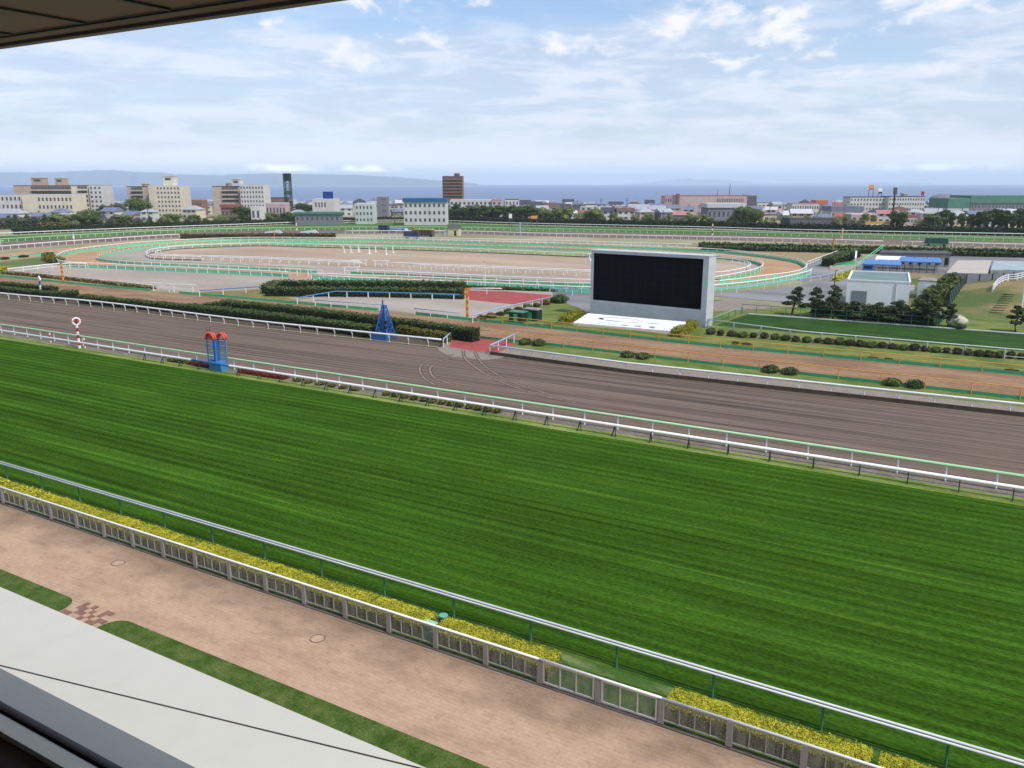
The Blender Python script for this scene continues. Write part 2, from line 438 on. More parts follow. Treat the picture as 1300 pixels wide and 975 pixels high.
m_dirt = mat('dirt', S(94, 82, 72), 0.95, 0.0, 1.0, col2=S(148, 131, 117), stretch=(0.02, 2.6, 1), fine=0.3, fscale=9.0, bump=0.5, bscale=7, spec=0.08, detail=8)
m_dirt_light = mat('dirt_track_mark', S(128, 112, 100), 0.95, 0.0, 2.2, col2=S(172, 154, 138), fine=0.3, fscale=12, spec=0.08)
m_dirt_dark = mat('dirt_track_groove', S(98, 84, 74), 0.95, 0.15, 3, fine=0.3, fscale=12, spec=0.08)
m_sandverge = mat('sand_verge', S(158, 147, 136), 0.95, 0.1, 1.0, fine=0.15, fscale=6, spec=0.1)
m_path = mat('chip_path', S(146, 116, 92), 0.95, 0.0, 0.35, col2=S(176, 144, 115), stretch=(0.3, 1, 1), fine=0.2, fscale=5, spec=0.08)
m_path2 = mat('brown_track', S(192, 150, 116), 0.95, 0.0, 0.12, col2=S(206, 172, 140), fine=0.1, fscale=2, spec=0.08)
m_sand = mat('arena_sand', S(182, 160, 138), 0.95, 0.0, 0.06, col2=S(202, 182, 160), stretch=(0.4, 1, 1), fine=0.07, fscale=1.5, spec=0.08)
m_sandgray = mat('grey_sand', S(176, 164, 152), 0.95, 0.0, 0.08, col2=S(194, 184, 172), stretch=(0.35, 1, 1), fine=0.1, fscale=2, spec=0.08)
m_sage = mat('sage_ground', S(150, 148, 112), 0.95, 0.0, 0.03, col2=S(184, 178, 148), fine=0.12, fscale=1.2, spec=0.08)
m_red_pave = mat('red_paving', S(178, 84, 80), 0.85, 0.12, 0.6, fine=0.12, fscale=4)
m_asphalt = mat('asphalt', S(120, 119, 121), 0.8, 0.0, 0.09, col2=S(158, 157, 160), stretch=(0.4, 1, 1), fine=0.1, fscale=4, spec=0.4)
m_soil = mat('soil', S(96, 84, 70), 0.95, 0.2, 1.5, fine=0.3, fscale=10)
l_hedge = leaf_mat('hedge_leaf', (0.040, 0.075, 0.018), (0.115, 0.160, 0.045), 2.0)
l_hedge_shade = leaf_mat('hedge_shade_leaf', (0.010, 0.020, 0.008), (0.028, 0.045, 0.016), 2.0)  # shade of the hedge sides painted in as darker leaves
l_gold_low = leaf_mat('golden_lower_leaf', (0.10, 0.12, 0.02), (0.18, 0.20, 0.04), 3.5)  # greener inner leaves, with shade of the lower sides painted in
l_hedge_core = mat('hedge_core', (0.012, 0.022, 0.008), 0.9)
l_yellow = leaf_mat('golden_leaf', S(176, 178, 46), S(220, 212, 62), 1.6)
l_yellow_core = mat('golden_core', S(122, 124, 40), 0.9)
l_bush = leaf_mat('bush_leaf', S(54, 58, 34), S(104, 98, 62), 3.0)
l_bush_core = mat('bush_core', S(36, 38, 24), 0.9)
l_red = leaf_mat('red_bedding', S(120, 28, 26), S(172, 56, 48), 4.0)
l_olive = leaf_mat('olive_leaf', S(88, 92, 34), S(150, 142, 60), 2.0)

# ================================================================== GROUND
def camq(a, b): return w2(a, b)
coast = [camq(a, 700 + 14*math.sin(a*0.011) + 8*math.sin(a*0.037)) for a in range(-3600, 3601, 120)]
struct('ground', M().sheet([camq(-3600, -400), camq(3600, -400)] + coast[::-1], 0.0), m_sage)
# shore drop and the sea down to the horizon
sh = M(); k = len(coast)
for i in range(k-1):
    a, b = coast[i], coast[i+1]; sh.add([(a[0],a[1],0),(b[0],b[1],0),(b[0],b[1],-6),(a[0],a[1],-6)], [(0,1,2,3)])
struct('shore', sh, m_conc)

def loop_sheet(name, pts, z, m): return struct(name, M().sheet(pts, z), m)
XL, XR = -330, 26
loop_sheet('promenade', [(XL, 8), (XR, 8), (XR, 26.42), (XL, 26.42)], 0.012, bricks)
loop_sheet('front_verge', [(XL, 26.43), (XR, 26.43), (XR, 29.3), (XL, 29.3)], 0.02, m_grass)
loop_sheet('turf_course', [(XL, 29.3), (XR, 29.3), (XR, 58.7), (XL, 58.7)], 0.03, turf)
loop_sheet('turf_edge', [(XL, 58.7), (XR, 58.7), (XR, 60.25), (XL, 60.25)], 0.024, m_grass_wear)
loop_sheet('sand_strip', [(XL, 60.25), (XR, 60.25), (XR, 61.6), (XL, 61.6)], 0.016, mat('grey_strip', S(132,122,110), .95, .2, .8, fine=.3, fscale=6))
fr = gl([(0,379),(130,391),(300,413),(564,442),(622,450),(800,474),(900,485),(1300,529)])
fr = [(-330, 77.5), (-220, 79.8)] + fr + [(XR, 83.2)]
loop_sheet('dirt_course', [(XL, 61.6), (XR, 61.6)] + fr[::-1], 0.02, m_dirt)
# pale verge and grass between the dirt and the chip path on the right
loop_sheet('dirt_verge', gl([(562,441),(622,449),(800,473),(900,484),(1300,528)]) + [(XR,83.4),(XR,86.2)] + gl([(1300,518),(900,473),(800,462),(690,449),(655,442),(566,430)]), 0.034, m_sandverge)
kerb = M().board(gl([(622,450.4),(800,474.3),(900,485.4),(1300,529.5)]) + [(XR, 83.1)], 0.0, 0.42, 0.12)
struct('kerb', kerb, m_soil)
loop_sheet('verge_lawn', gl([(640,442),(655,442),(690,449),(800,462),(900,473),(1300,518)]) + [(XR,86.2),(XR,91)] + gl([(1300,507),(1238,501),(900,463),(720,441.5),(650,434)]), 0.028, m_grass_dry)
up = [(-40,349),(0,352),(60,357),(130,364.5),(190,369.5),(230,373),(330,382),(480,395),(560,403.5),(720,420),(900,440),(1300,477)]
lo = [(-40,357),(0,363),(130,377.5),(240,391),(330,400),(480,415),(608,430),(720,441.5),(900,463),(1238,501),(1300,508)]
loop_sheet('chip_path', [(-260, 92)] + gl(up) + [(XR, 101.8), (XR, 91)] + gl(lo[::-1]) + [(-260, 84)], 0.030, m_path)
loop_sheet('hedge_strip', gl([(-40,360)] + [(x, y-1) for x, y in lo[1:7]]) + gl([(566,441),(300,412),(130,390.5),(0,378.5),(-60,373)]), 0.026, m_soil)
loop_sheet('red_crossing', gl([(576,431),(569,440.5),(610,447),(632,448),(655,436),(606,427)]), 0.044, m_red_pave)
# sandy apron and tyre tracks where machines turn onto the dirt
loop_sheet('sand_apron', smooth(gl([(556,443.5),(566,441),(622,450),(640,453),(618,457),(596,455),(574,453)]), 4, True), 0.025, m_sandverge)
def tyre(pts, w=.22):
    P = smooth(gl(pts), 8); a = M(); L1, R1 = offset(P, w/2), offset(P, -w/2)
    for i in range(len(P)-1): a.add([(*L1[i], .031), (*L1[i+1], .031), (*R1[i+1], .031), (*R1[i], .031)], [(3,2,1,0)])
    struct('tyre_track', a, m_dirt_light)
    for o_ in (w/2+.06, -w/2-.06):
        a = M(); L1, R1 = offset(P, o_+.05), offset(P, o_-.05)
        for i in range(len(P)-1): a.add([(*L1[i], .032), (*L1[i+1], .032), (*R1[i+1], .032), (*R1[i], .032)], [(3,2,1,0)])
        struct('tyre_groove', a, m_dirt_dark)
for pts in ([(578,450),(560,453),(541,459),(533,467),(537,479),(552,489)], [(584,453),(564,457),(549,464),(546,471),(552,480),(572,488)], [(588,445),(590,454),(600,464),(628,481),(672,498),(731,512)], [(603,447),(608,457),(622,470),(650,485),(700,502)]): tyre(pts)
# plazas
loop_sheet('grey_plaza', gl([(8,341.5),(64,336),(110,335),(200,341),(330,350),(400,354),(530,361),(590,363),(700,366),(752,371),(745,380),(700,379),(660,386),(612,404),(560,402.5),(480,393),(377,382),(425,374),(585,376),(585,363),(370,357),(335,366),(330,369),(250,372),(200,367),(100,355),(3,345)]), 0.036, m_sandgray)
loop_sheet('red_paving', gl([(594,369),(640,370),(700,375),(700,380),(655,387),(596,381)]), 0.048, m_red_pave)
loop_sheet('dry_bank', gl([(225,372.5),(252,371),(335,367),(377,382),(470,392.5),(400,387.5),(330,381)]), 0.04, mat('dry_bank', S(128,120,60), 0.9, 0, 0.4, col2=S(156,144,92), fine=0.3, fscale=4))
loop_sheet('infield_grass', gl([(613,407),(705,382),(740,384),(748,398),(900,410),(905,380),(1000,391),(1075,389),(1165,381),(1200,362),(1235,346),(1300,342),(1420,345)]) + [(60,150),(60,102)] + gl([(1300,476),(900,439),(720,419)]), 0.022, m_grass_dry)
loop_sheet('asphalt_road', gl([(700,367),(752,371),(905,373),(960,368.5),(1010,364),(1058,351),(1090,345),(1110,350),(1085,362),(1076,388),(1003,384),(960,381),(905,376),(752,384),(750,402),(722,404),(738,392),(704,381)]), 0.041, m_asphalt)
loop_sheet('sand_patch', gl([(903,383),(935,381),(980,387),(994,391),(960,393),(905,396)]), 0.046, m_sandverge)
loop_sheet('service_yard', gl([(1085,330),(1180,320),(1400,322),(1400,342),(1235,346),(1200,362),(1165,379),(1100,352),(1075,345)]), 0.026, m_asphalt)
# ------------------------------------------------------------------ courses round the infield (rail tops read at z 1.2)
T12 = 1.2
F1 = smooth([(-520,90),(-470,140)] + gl([(-40,298),(0,296),(150,290),(330,283.6),(380,281.8),(460,279.8),(546,279.6),(630,282.2),(700,284),(800,286),(900,288.2),(1040,292),(1300,296.8),(1420,299)], T12), 6)
F2 = smooth([(-430,90)] + gl([(-40,306.5),(0,303.5),(130,296.3),(200,293),(330,289.4),(430,288.2),(520,288),(600,288.6),(680,290),(800,292),(900,293.9),(1040,297),(1300,303),(1420,306)], T12), 6)
F3a = smooth([(-360,100)] + gl([(-40,316),(0,312.5),(70,307),(130,303),(200,298.6),(228,297.4)], T12), 6)
F3b = smooth(gl([(438,293),(520,293),(588,293.2),(680,295.7),(780,298),(900,300.4),(1040,303.6),(1121,306)], T12), 6)
F3c = smooth(gl([(1146,306.3),(1300,310),(1420,313)], T12), 6)
Rc = [(70.5,325.5),(74,330),(85,332),(103,333.5),(130,334.5),(180,337),(256,340),(330,343.3),(366,345.4),(395,347),(455,349),(520,351),(600,354.5),(700,358),(750,359.5),(830,360.5),(905,357),(971,349.5),(1008,344.6),(1021,340),(1024,335),(1014,329),(992,325),(966,321.5),(935,318),(900,315.4),(841,312.8),(780,310.8),(700,308.2),(630,306.3),(520,303.2),(430,301.8),(330,301.2),(256,303),(180,307),(128,312),(85,318)]
RcW = smooth(gl(Rc, T12), 6, True)
Rb = [(124,323),(130,326.2),(164,329.5),(231,332.8),(330,337),(402,340.5),(444,342.2),(520,345.5),(630,350.5),(700,353.5),(750,355),(840,355.5),(905,351.5),(950,343.5),(967,337.5),(966,331.5),(946,327),(900,321.6),(850,318),(750,314),(630,310),(520,306.8),(430,305.2),(330,304.8),(256,306.6),(190,310.6),(144,317)]
RbW = smooth(gl(Rb, T12), 6, True)
Ra = [(185.5,320),(191,323.2),(205,324.3),(256,325.6),(330,328),(460,333.2),(520,335.4),(600,339),(700,342.7),(750,344.7),(840,346.5),(905,345.8),(940,341),(952,336.5),(950,332.5),(930,328.5),(900,326.3),(850,324.5),(753,322),(680,319),(600,315.8),(500,312.5),(400,310),(330,308.3),(237,311.4),(204,314.6),(190,317)]
RaW = smooth(gl(Ra, T12), 6, True)
loop_sheet('far_turf', F1 + F2[::-1], 0.03, mat('far_turf', S(70,112,50), 0.9, 0, 0.05, col2=S(104,142,74), stretch=(0.1,1,1), fine=0.15, fscale=1.5, spec=0.1))
F3all = F3a + gl([(330,293.5)], T12) + F3b + F3c
loop_sheet('far_dirt', F2 + F3all[::-1], 0.02, mat('far_dirt', S(128,108,100), 0.95, 0.15, 0.1, stretch=(0.1,1,1)))
loop_sheet('left_path', gl([(-60,329),(0,322.5),(60,316.8),(110,312),(170,306.5),(260,301.5),(300,302),(256,304),(180,308.5),(128,313.5),(90,318.5),(72,323),(40,326.5),(0,331.5),(-60,340)]), 0.024, m_path2)
loop_sheet('left_lawn', gl([(-60,341),(0,332.5),(40,327.5),(69,325),(71,331),(90,334.5),(64,336),(8,341.5),(0,349),(-60,352)]), 0.022, mat('left_lawn', S(96,112,54), 0.9, 0, 0.1, col2=S(118,130,72), fine=0.2, fscale=2))
loop_sheet('oval_track', RcW, 0.05, m_path2)
loop_sheet('oval_sand', RbW, 0.06, m_sandgray)
gs = [p for p in gl([(215,309.2),(256,306.9),(330,305.2),(430,305.6),(520,307.2),(630,310.4),(750,314.4),(850,318.4),(900,322),(940,327),(900,325.9),(850,324.1),(753,321.6),(680,318.6),(600,315.4),(500,312.1),(400,309.6),(330,307.9),(237,311)], T12)]
loop_sheet('oval_grass', gs, 0.07, mat('oval_grass', S(132,150,92), 0.9, 0, 0.08, col2=S(160,170,122), fine=0.15, fscale=2))
loop_sheet('arena_sand', RaW, 0.08, m_sand)
loop_sheet('right_track', gl([(893,311.5),(1000,314.5),(1300,322),(1300,320),(1000,312.6),(893,309.8)]), 0.03, m_path2)
loop_sheet('right_bare_ground', gl([(905,315),(960,317),(1057,319),(1040,327),(1025,334),(1015,328.5),(992,324),(966,320.5)]), 0.028, mat('bare_ground', S(176,146,112), 0.95, 0, 0.05, col2=S(150,150,100), fine=0.2, fscale=1))
loop_sheet('oval_approach', gl([(1024,342),(1026,336),(1030,333),(1070,319),(1085,321),(1056,342),(1060,350),(1020,358),(1000,352)]), 0.027, m_asphalt)

# ================================================================== GRANDSTAND PARTS ROUND THE CAMERA
stand = thing('grandstand', 'beige grandstand with brown soffit above, white lower canopy and grey window sill', 'grandstand', (0, -6, 0))
def sp(m, name, mats, **k): return m.build(name, mats, stand, loc=(0, 6, 0), **k)
m_soffit = mat('soffit_board', S(134, 108, 88), 0.6, 0.08, 0.3, fine=0.03, fscale=6)
m_cream = mat('canopy_sheet', (0.55, 0.545, 0.49), 0.5, 0.025, 0.5, fine=0.02, fscale=4, spec=0.3)
m_sill = mat('sill_metal', S(96, 94, 98), 0.45, 0.06, 2.0, spec=0.4)
m_sill_in = mat('sill_inner', (0.72, 0.71, 0.73), 0.5, 0.05, 1.0, fine=0.03, fscale=20, spec=0.4)
m_sill_dk = mat('sill_brown', S(58, 52, 50), 0.5, 0.06, 2.0)
ZR = 20.55; YE = 2.03
r_ = M().box(-40, -6, ZR, 16, YE, ZR+0.5); sp(r_, 'roof', m_soffit)
r_ = M().box(-40, YE+0.003, ZR-0.012, 16, YE+0.04, ZR+0.52); sp(r_, 'fascia', mat('fascia', S(120, 110, 98), 0.5, 0.05, 1))
gr = M(); x = -40.0
j0 = g(155, 36, ZR)[0]; jd = 0.45
k0 = -int((j0+40)/jd)
for k in range(k0, int((16-j0)/jd)):
    gr.box(j0+k*jd-0.009, -6, ZR-0.008, j0+k*jd+0.009, YE-0.11, ZR-0.003)
sp(gr, 'soffit_joint', m_black)
r_ = M().box(-40, YE-0.10, ZR-0.010, 16, YE-0.088, ZR-0.004); sp(r_, 'drip_groove', m_black)
ZC = 16.0
yc = g(0, 745, ZC)[1]
c = M(); c.box(-40, 0.4, ZC-0.18, 16, yc, ZC); sp(c, 'canopy', m_cream)
s0 = g(0, 845, ZC); s1 = g(523, 973, ZC); dx, dy = s1[0]-s0[0], s1[1]-s0[1]
for k in range(-3, 3):
    off = k*3.4
    a = (s0[0]+off-dx*1.2, s0[1]-dy*1.2); b = (s0[0]+off+dx*2.2, s0[1]+dy*2.2)
    pa = [a, b] if a[1] < b[1] else [b, a]
    # clip to the sheet
    (xa, ya), (xb, yb) = pa
    t0 = max(0, (0.45-ya)/(yb-ya)); t1 = min(1, (yc-0.004-ya)/(yb-ya))
    if k != 0: continue
    q0 = (xa+(xb-xa)*t0, ya+(yb-ya)*t0); q1 = (xa+(xb-xa)*t1, ya+(yb-ya)*t1)
    c = M(); c.bar((q0[0], q0[1], ZC+0.001), (q1[0], q1[1], ZC+0.001), 0.012, 0.006); sp(c, 'canopy_seam', m_sill_dk)
ZS = 19.4
yA, yB, yC = g(0, 848, ZS)[1], g(0, 893, ZS)[1], g(0, 928, ZS)[1]
yA2 = g(0, 848, ZS-0.22)[1]
sl = M(); sl.add([(-8,yB+.003,ZS-.4),(4,yB+.003,ZS-.4),(4,yA2,ZS-.4),(-8,yA2,ZS-.4),(-8,yB+.003,ZS),(4,yB+.003,ZS),(4,yA2,ZS-.22),(-8,yA2,ZS-.22)], [(3,2,1,0),(4,5,6,7),(0,1,5,4),(1,2,6,5),(2,3,7,6),(3,0,4,7)]); sp(sl, 'window_sill', m_sill_in)
sp(M().box(-8, yB-0.0025, ZS-0.3, 4, yB+0.0025, ZS-0.012), 'sill_gasket', m_black)
yC = g(0, 928, ZS+.15)[1]
sl = M(); sl.add([(-8,yC,ZS-.4),(4,yC,ZS-.4),(4,yB-.003,ZS-.4),(-8,yB-.003,ZS-.4),(-8,yC,ZS+.15),(4,yC,ZS+.15),(4,yB-.003,ZS-.01),(-8,yB-.003,ZS-.01)], [(3,2,1,0),(4,5,6,7),(0,1,5,4),(1,2,6,5),(2,3,7,6),(3,0,4,7)]); sp(sl, 'window_track', m_sill_in)
sp(M().box(-8, -0.6, ZS-0.3, 4, yC-0.002, ZS+0.145), 'inner_ledge', mat('ledge_brown', (0.16,0.145,0.14), 0.6, .05, 1))
px0 = g(5, 850, ZS)[0]
sp(M().box(px0-0.09, yB+0.02, ZS+0.002, px0-0.004, yA-0.02, ZS+0.9), 'window_post', m_sill_dk)
# stand floor and wall under the camera so a step aside still shows a building
m_standw = mat('stand_wall', S(190, 184, 172), 0.7, 0.08, 0.5)
sp(M().box(-40, -6, 0, 16, 0.36, ZC-0.2), 'lower_storey', m_standw)
sp(M().box(-40, -6, ZC-0.2, 16, -0.62, ZR), 'upper_storey', m_standw)
sp(M().box(-40, -0.62, ZC-0.2, 16, -0.2, ZS-0.32), 'parapet', m_standw)

# ================================================================== PROMENADE
def bed_poly(x0, x1, y0, y1, r0, r1):
    p = []
    def arc(cx, cy, a0, a1, r):
        return [(cx+r*math.cos(R(a0+(a1-a0)*i/8)), cy+r*math.sin(R(a0+(a1-a0)*i/8))) for i in range(9)]
    p += [(x0, y0), (x1, y0)] if not r1 else [(x0, y0), (x1, y0)]
    p += arc(x1-r1, y1-r1, 0, 90, r1) if r1 else [(x1, y1)]
    p += arc(x0+r0, y1-r0, 90, 180, r0) if r0 else [(x0, y1)]
    return p
by = 21.1
loop_sheet('lawn_bed', bed_poly(-140, g(100,765)[0], 17.2, by, 0, 0.9), 0.03, m_bed)
loop_sheet('lawn_bed', bed_poly(g(128,795)[0], 24, 17.2, by, 0.9, 0), 0.03, m_bed)
tl = M(); x0t = g(100,765)[0]; x1t = g(128,795)[0]
random.seed(3)
nx = 9; tw = .32; xm_ = (x0t+x1t)/2; x0t = xm_-nx*tw/2+.55
pat = ["110100110", "011010101", "001101011", "110010110", "101101001", "010110101"]
for j, row in enumerate(pat):
    for i, ch in enumerate(row):
        if ch == '1' and not (j < 2 and i in (0, 8)):
            tl.add([(x0t-0.55+i*tw, 21.25-(j)*0.32, .022), (x0t-0.55+(i+1)*tw, 21.25-j*0.32, .022), (x0t-0.55+(i+1)*tw, 21.25-(j+1)*0.32, .022), (x0t-0.55+i*tw, 21.25-(j+1)*0.32, .022)], [(3,2,1,0)])
struct('checker_paving', tl, mat('dark_red_tile', S(150, 112, 98), 0.8, 0.2, 3))
for (px, py), lab in (((150,715), 'round steel manhole cover in the brick promenade near the checkered paving'), ((403,811), 'round steel manhole cover in the brick promenade opposite the glass fence middle')):
    x, y = g(px, py); m = M()
    for r0, r1, z in ((0.0, 0.30, 0.006), ):
        m.prism([(r1*math.cos(a*6.283/28), r1*math.sin(a*6.283/28)) for a in range(28)], -0.01, z, 0)
    n = 28
    for ra, rb, mi in ((0.32, 0.355, 1),):
        vs = [(r*math.cos(a*6.283/n), r*math.sin(a*6.283/n), z) for a in range(n) for r, z in ((ra, .008), (rb, .008))]
        m.add(vs, [(2*i, 2*i+1, (2*i+3) % (2*n), (2*i+2) % (2*n)) for i in range(n)], 1)
    o = m.build('manhole_cover', [mat('cover_fill', S(206, 172, 146), 0.8, 0.15, 6), mat('cover_ring', S(112, 94, 82), 0.6)], loc=(x, y, 0.016))
    tag(o, lab, 'manhole cover', 'manhole covers in the promenade')
struct('drain_line', M().box(XL, 26.12, 0.013, XR, 26.16, 0.022), m_sandverge)
struct('fence_kerb', M().box(XL, 26.26, 0.0, XR, 26.44, 0.06), mat('kerb_dark', S(112,104,98), .9, .2, 2))

# ================================================================== GLASS FENCE ALONG THE PROMENADE
def glass_mat():
    m = bpy.data.materials.new('dusty_glass'); m.use_nodes = True
    nt = m.node_tree; n = nt.nodes; l = nt.links; b = n['Principled BSDF']
    b.inputs['Roughness'].default_value = 0.2
    tr = n.new('ShaderNodeBsdfTransparent'); tr.inputs['Color'].default_value = (0.72, 0.76, 0.74, 1)
    mx = n.new('ShaderNodeMixShader')
    geo = n.new('ShaderNodeNewGeometry'); mp = n.new('ShaderNodeMapping'); mp.inputs['Scale'].default_value = (1, 1, 0.15); l.new(geo.outputs['Position'], mp.inputs['Vector'])
    z = n.new('ShaderNodeTexNoise'); z.inputs['Scale'].default_value = 5; z.inputs['Detail'].default_value = 4; l.new(mp.outputs['Vector'], z.inputs['Vector'])
    r_ = n.new('ShaderNodeMapRange'); r_.inputs['From Min'].default_value = 0.3; r_.inputs['From Max'].default_value = 0.75
    r_.inputs['To Min'].default_value = 0.14; r_.inputs['To Max'].default_value = 0.52; l.new(z.outputs['Fac'], r_.inputs['Value'])
    b.inputs['Base Color'].default_value = (0.42, 0.42, 0.38, 1)
    l.new(r_.outputs['Result'], mx.inputs['Fac']); l.new(tr.outputs[0], mx.inputs[1]); l.new(b.outputs[0], mx.inputs[2])
    l.new(mx.outputs[0], n['Material Output'].inputs['Surface']); return m
glass = glass_mat()
FY, FP, FX = 26.36, 2.6, -29.5 - 2.6*20
NB = 33
m_mull = paint('mullion', (.36,.36,.35))
def bay_mesh(n, fw):
    m = M(); w = FP - 0.24
    m.box(-w/2, -0.02, 0.14, w/2, 0.02, 0.19, 1); m.box(-w/2, -0.02, 0.97, w/2, 0.02, 1.02, 1)
    for i in range(1, n): m.box(-w/2+w*i/n-fw/2, -0.021, 0.19, -w/2+w*i/n+fw/2, 0.021, 0.97, 1)
    for i in range(n): m.add([(-w/2+w*i/n+fw/2, 0, .19), (-w/2+w*(i+1)/n-fw/2, 0, .19), (-w/2+w*(i+1)/n-fw/2, 0, .97), (-w/2+w*i/n+fw/2, 0, .97)], [(0,1,2,3)], 0)
    return m.mesh('glass_panel', [glass, m_mull])
fence = thing('glass_fence', 'low glass panel fence with white handrail along the brick promenade', 'fence', (FX, FY, 0.1))
bm_ = bay_mesh(4, 0.035); pm_ = M().box(-0.115, -0.06, 0, 0.115, 0.06, 1.02).mesh('post', m_bronze)
for k in range(NB+1):
    put(pm_, 'post', fence, (k*FP, 0, 0))
    if k < NB and k not in (26, 27): put(bm_, 'glass_panel', fence, ((k+0.5)*FP, 0, 0))
for a, b in ((0, 26*FP), (28*FP, NB*FP)):
    M().tube([(a-0.1, 0, 1.07), (b+0.1, 0, 1.07)], 0.048, n=10).build('handrail', m_white, fence, smooth=True)
gate = thing('fence_gate', 'double leaf glass gate in the promenade fence with no hedge behind', 'gate', (FX+26*FP, FY-0.03, 0.1))
for k in range(2):
    lf = M(); w = FP - 0.3; x0 = k*FP + 0.15; x1 = x0 + w
    lf.box(x0, -.025, .06, x0+.07, .025, 1.06, 1); lf.box(x1-.07, -.025, .06, x1, .025, 1.06, 1)
    lf.box(x0+.07, -.025, .06, x1-.07, .025, .13, 1); lf.box(x0+.07, -.025, .99, x1-.07, .025, 1.06, 1)
    for i in (1, 2): xm = x0+.07+(w-.14)*i/3; lf.box(xm-.025, -.024, .13, xm+.025, .024, .99, 1)
    lf.add([(x0+.07, 0, .13), (x1-.07, 0, .13), (x1-.07, 0, .99), (x0+.07, 0, .99)], [(0,1,2,3)], 0)
    lf.build('gate_leaf', [glass, m_alu], gate)
M().tube([(0.0, 0, 1.10), (2*FP, 0, 1.10)], 0.05, n=8).build('top_bar', m_white, gate, smooth=True)

# ================================================================== FRONT RUNNING RAIL AND GOLDEN HEDGES
fr_ = thing('running_rail', 'white twin-tube running rail on green posts along the near turf edge', 'rail', (-57.3-4.15*6, 29.05, 0), 'running rails round the courses')
m = M()
for dy, z in ((-0.06, 1.11), (0.07, 1.17)): m.tube([(-4, dy, z), (104, dy, z)], 0.046, n=10)
m.build('top_rail', paint('silver_rail', (.56,.58,.62), .4), fr_, smooth=True)
pm_ = M().tube([(0,0,0), (0,0,1.1)], 0.05, n=8).add([(-.05,-.1,1.05),(.05,-.1,1.05),(.05,.12,1.1),(-.05,.12,1.1)], [(0,1,2,3)]).mesh('post', m_postgreen)
for k in range(25): put(pm_, 'post', fr_, (k*4.15, 0, 0))
hx = [(-82, -58.2), (-58.0, -49.6), (-49.4, -40.9), (-40.6, -31.0), (-30.8, -23.6), (-23.35, -20.1), (-19.5, -13.7), (-8.7, -1.5), (-1.2, 12)]
hl = ['beyond the left frame edge of the promenade', 'at the far left end of the promenade fence', 'left of the checkered paving bed, behind glass fence', 'opposite the checkered paving, behind glass fence', 'longest stretch in the middle, behind glass fence', 'shortest one, beside the pale green junction box', 'just left of the glass gate', 'just right of the glass gate', 'last one at the lower right corner']
for (a, b), t in zip(hx, hl):
    near = a > -50
    hedge('golden leaved clipped hedge, ' + t, [(a, 27.3), (b, 27.3)], 1.25, 0.74, 0.045 if near else 0.09, 1150 if near else 300, l_yellow, l_yellow_core, mo=l_gold_low, group='golden hedges behind the glass fence', z=0.02)
x, y = g(548, 808); jb = thing('junction_box', 'pale green metal junction box behind the glass fence', 'box', (x, 26.95, 0.02))
M().box(-.3, -.2, 0, .3, .2, .72).build('cabinet', m_whitegreen, jb)
M().box(-.34, -.24, .722, .34, .24, .78).build('lid', m_whitegreen, jb)
M().box(-.2, -.206, .12, .2, -.202, .62).build('door', paint('box_door', S(150, 190, 160)), jb)
x, y = g(563, 790); vc = M(); vc.prism([(0.16*math.cos(a*.5236), 0.16*math.sin(a*.5236)) for a in range(12)], 0, 0.3, 0); vc.prism([(0.22*math.cos(a*.5236), 0.22*math.sin(a*.5236)) for a in range(12)], 0.3, 0.36, 0)
tag(vc.build('valve_cover', paint('turquoise_cover', S(110, 190, 178)), loc=(x, y, 0.02)), 'small turquoise valve cover in grass between two golden hedges', 'cover')

loop_sheet('worn_streak', [(XL,28.2),(XR,28.2),(XR,28.85),(XL,28.85)], 0.026, mat('worn_streak', S(70,104,34), .9, 0, .9, col2=S(150,160,104), stretch=(.35,1.4,1), lo=.42, hi=.75, fine=.35, fscale=14))
# ================================================================== TURF INNER RAIL, DIRT RAILS
wr = thing('running_rail', 'white turf inner rail carried on dark green legs at turf edge', 'rail', (-109, 59.55, 0), 'running rails round the courses')
M().tube([(-60, 0, 0.92), (135, 0, 0.92)], 0.125, n=10).build('top_rail', m_white, wr, smooth=True)
pm_ = M().bar((0,-.28,0), (0,-.02,.86), .07, .1).bar((0.0,.18,0), (0,0,.8), .05, .06).mesh('leg', m_dkgreen)
pm2 = M().bar((-.17,-.28,0), (0,-.02,.86), .06, .09).bar((.17,-.2,0), (0,0,.86), .06, .09).mesh('leg', m_dkgreen)
xs = [0.1-3.1*k for k in range(0, 28)] + [3.2, 6.3, 9.4]
for xw in xs:
    if -73.8 < xw < -70.2: continue
    put(pm2 if xw < -22 else pm_, 'leg', wr, (xw+109, 0, 0))
for z in (.42, .68): M().tube([(86, -.2, z), (135, -.2, z)], .014, n=5).build('rope', m_black, wr)
M().tube([(109-75.6, 0, 0.921), (109-69.6, 0, 0.921)], 0.13, n=10).build('painted_section', m_blue, wr, smooth=True)
rail('pale green dirt outer rail on white posts behind the turf rail', [(-260, 58), (-200, 60), (-150, 61.1), (-109, 61.4), (20, 61.3)], 1.2, m_whitegreen, m_white, 3.05, r=0.11, pr=0.075)
dl = smooth([(-330, 76), (-220, 79.6)] + gl([(0,379),(130,391),(300,413),(440,428.5),(563,441.5)]), 6)
rail('white dirt inner rail on curved posts from left edge to red crossing', dl, 1.12, m_white, m_white, 3.0, r=0.12, pr=0.075, curve=0.5)
dr = gl([(622,450),(800,474),(900,485),(1300,529)]) + [(24, 83.1)]
rail('white dirt inner rail on straight posts right of the red crossing', dr, 1.12, m_white, m_white, 3.0, r=0.12, pr=0.075)
q = gl([(622,450),(658,433)]); rail('pale blue return rail closing the right side of the red crossing', q, 1.12, m_paleblue, m_white, 2.6, r=0.09, pr=0.06)
q = gl([(563,441.5),(572,433.5)]); rail('short pale blue return rail closing the left side of the red crossing', q, 1.12, m_paleblue, m_white, 2.2, r=0.09, pr=0.06)
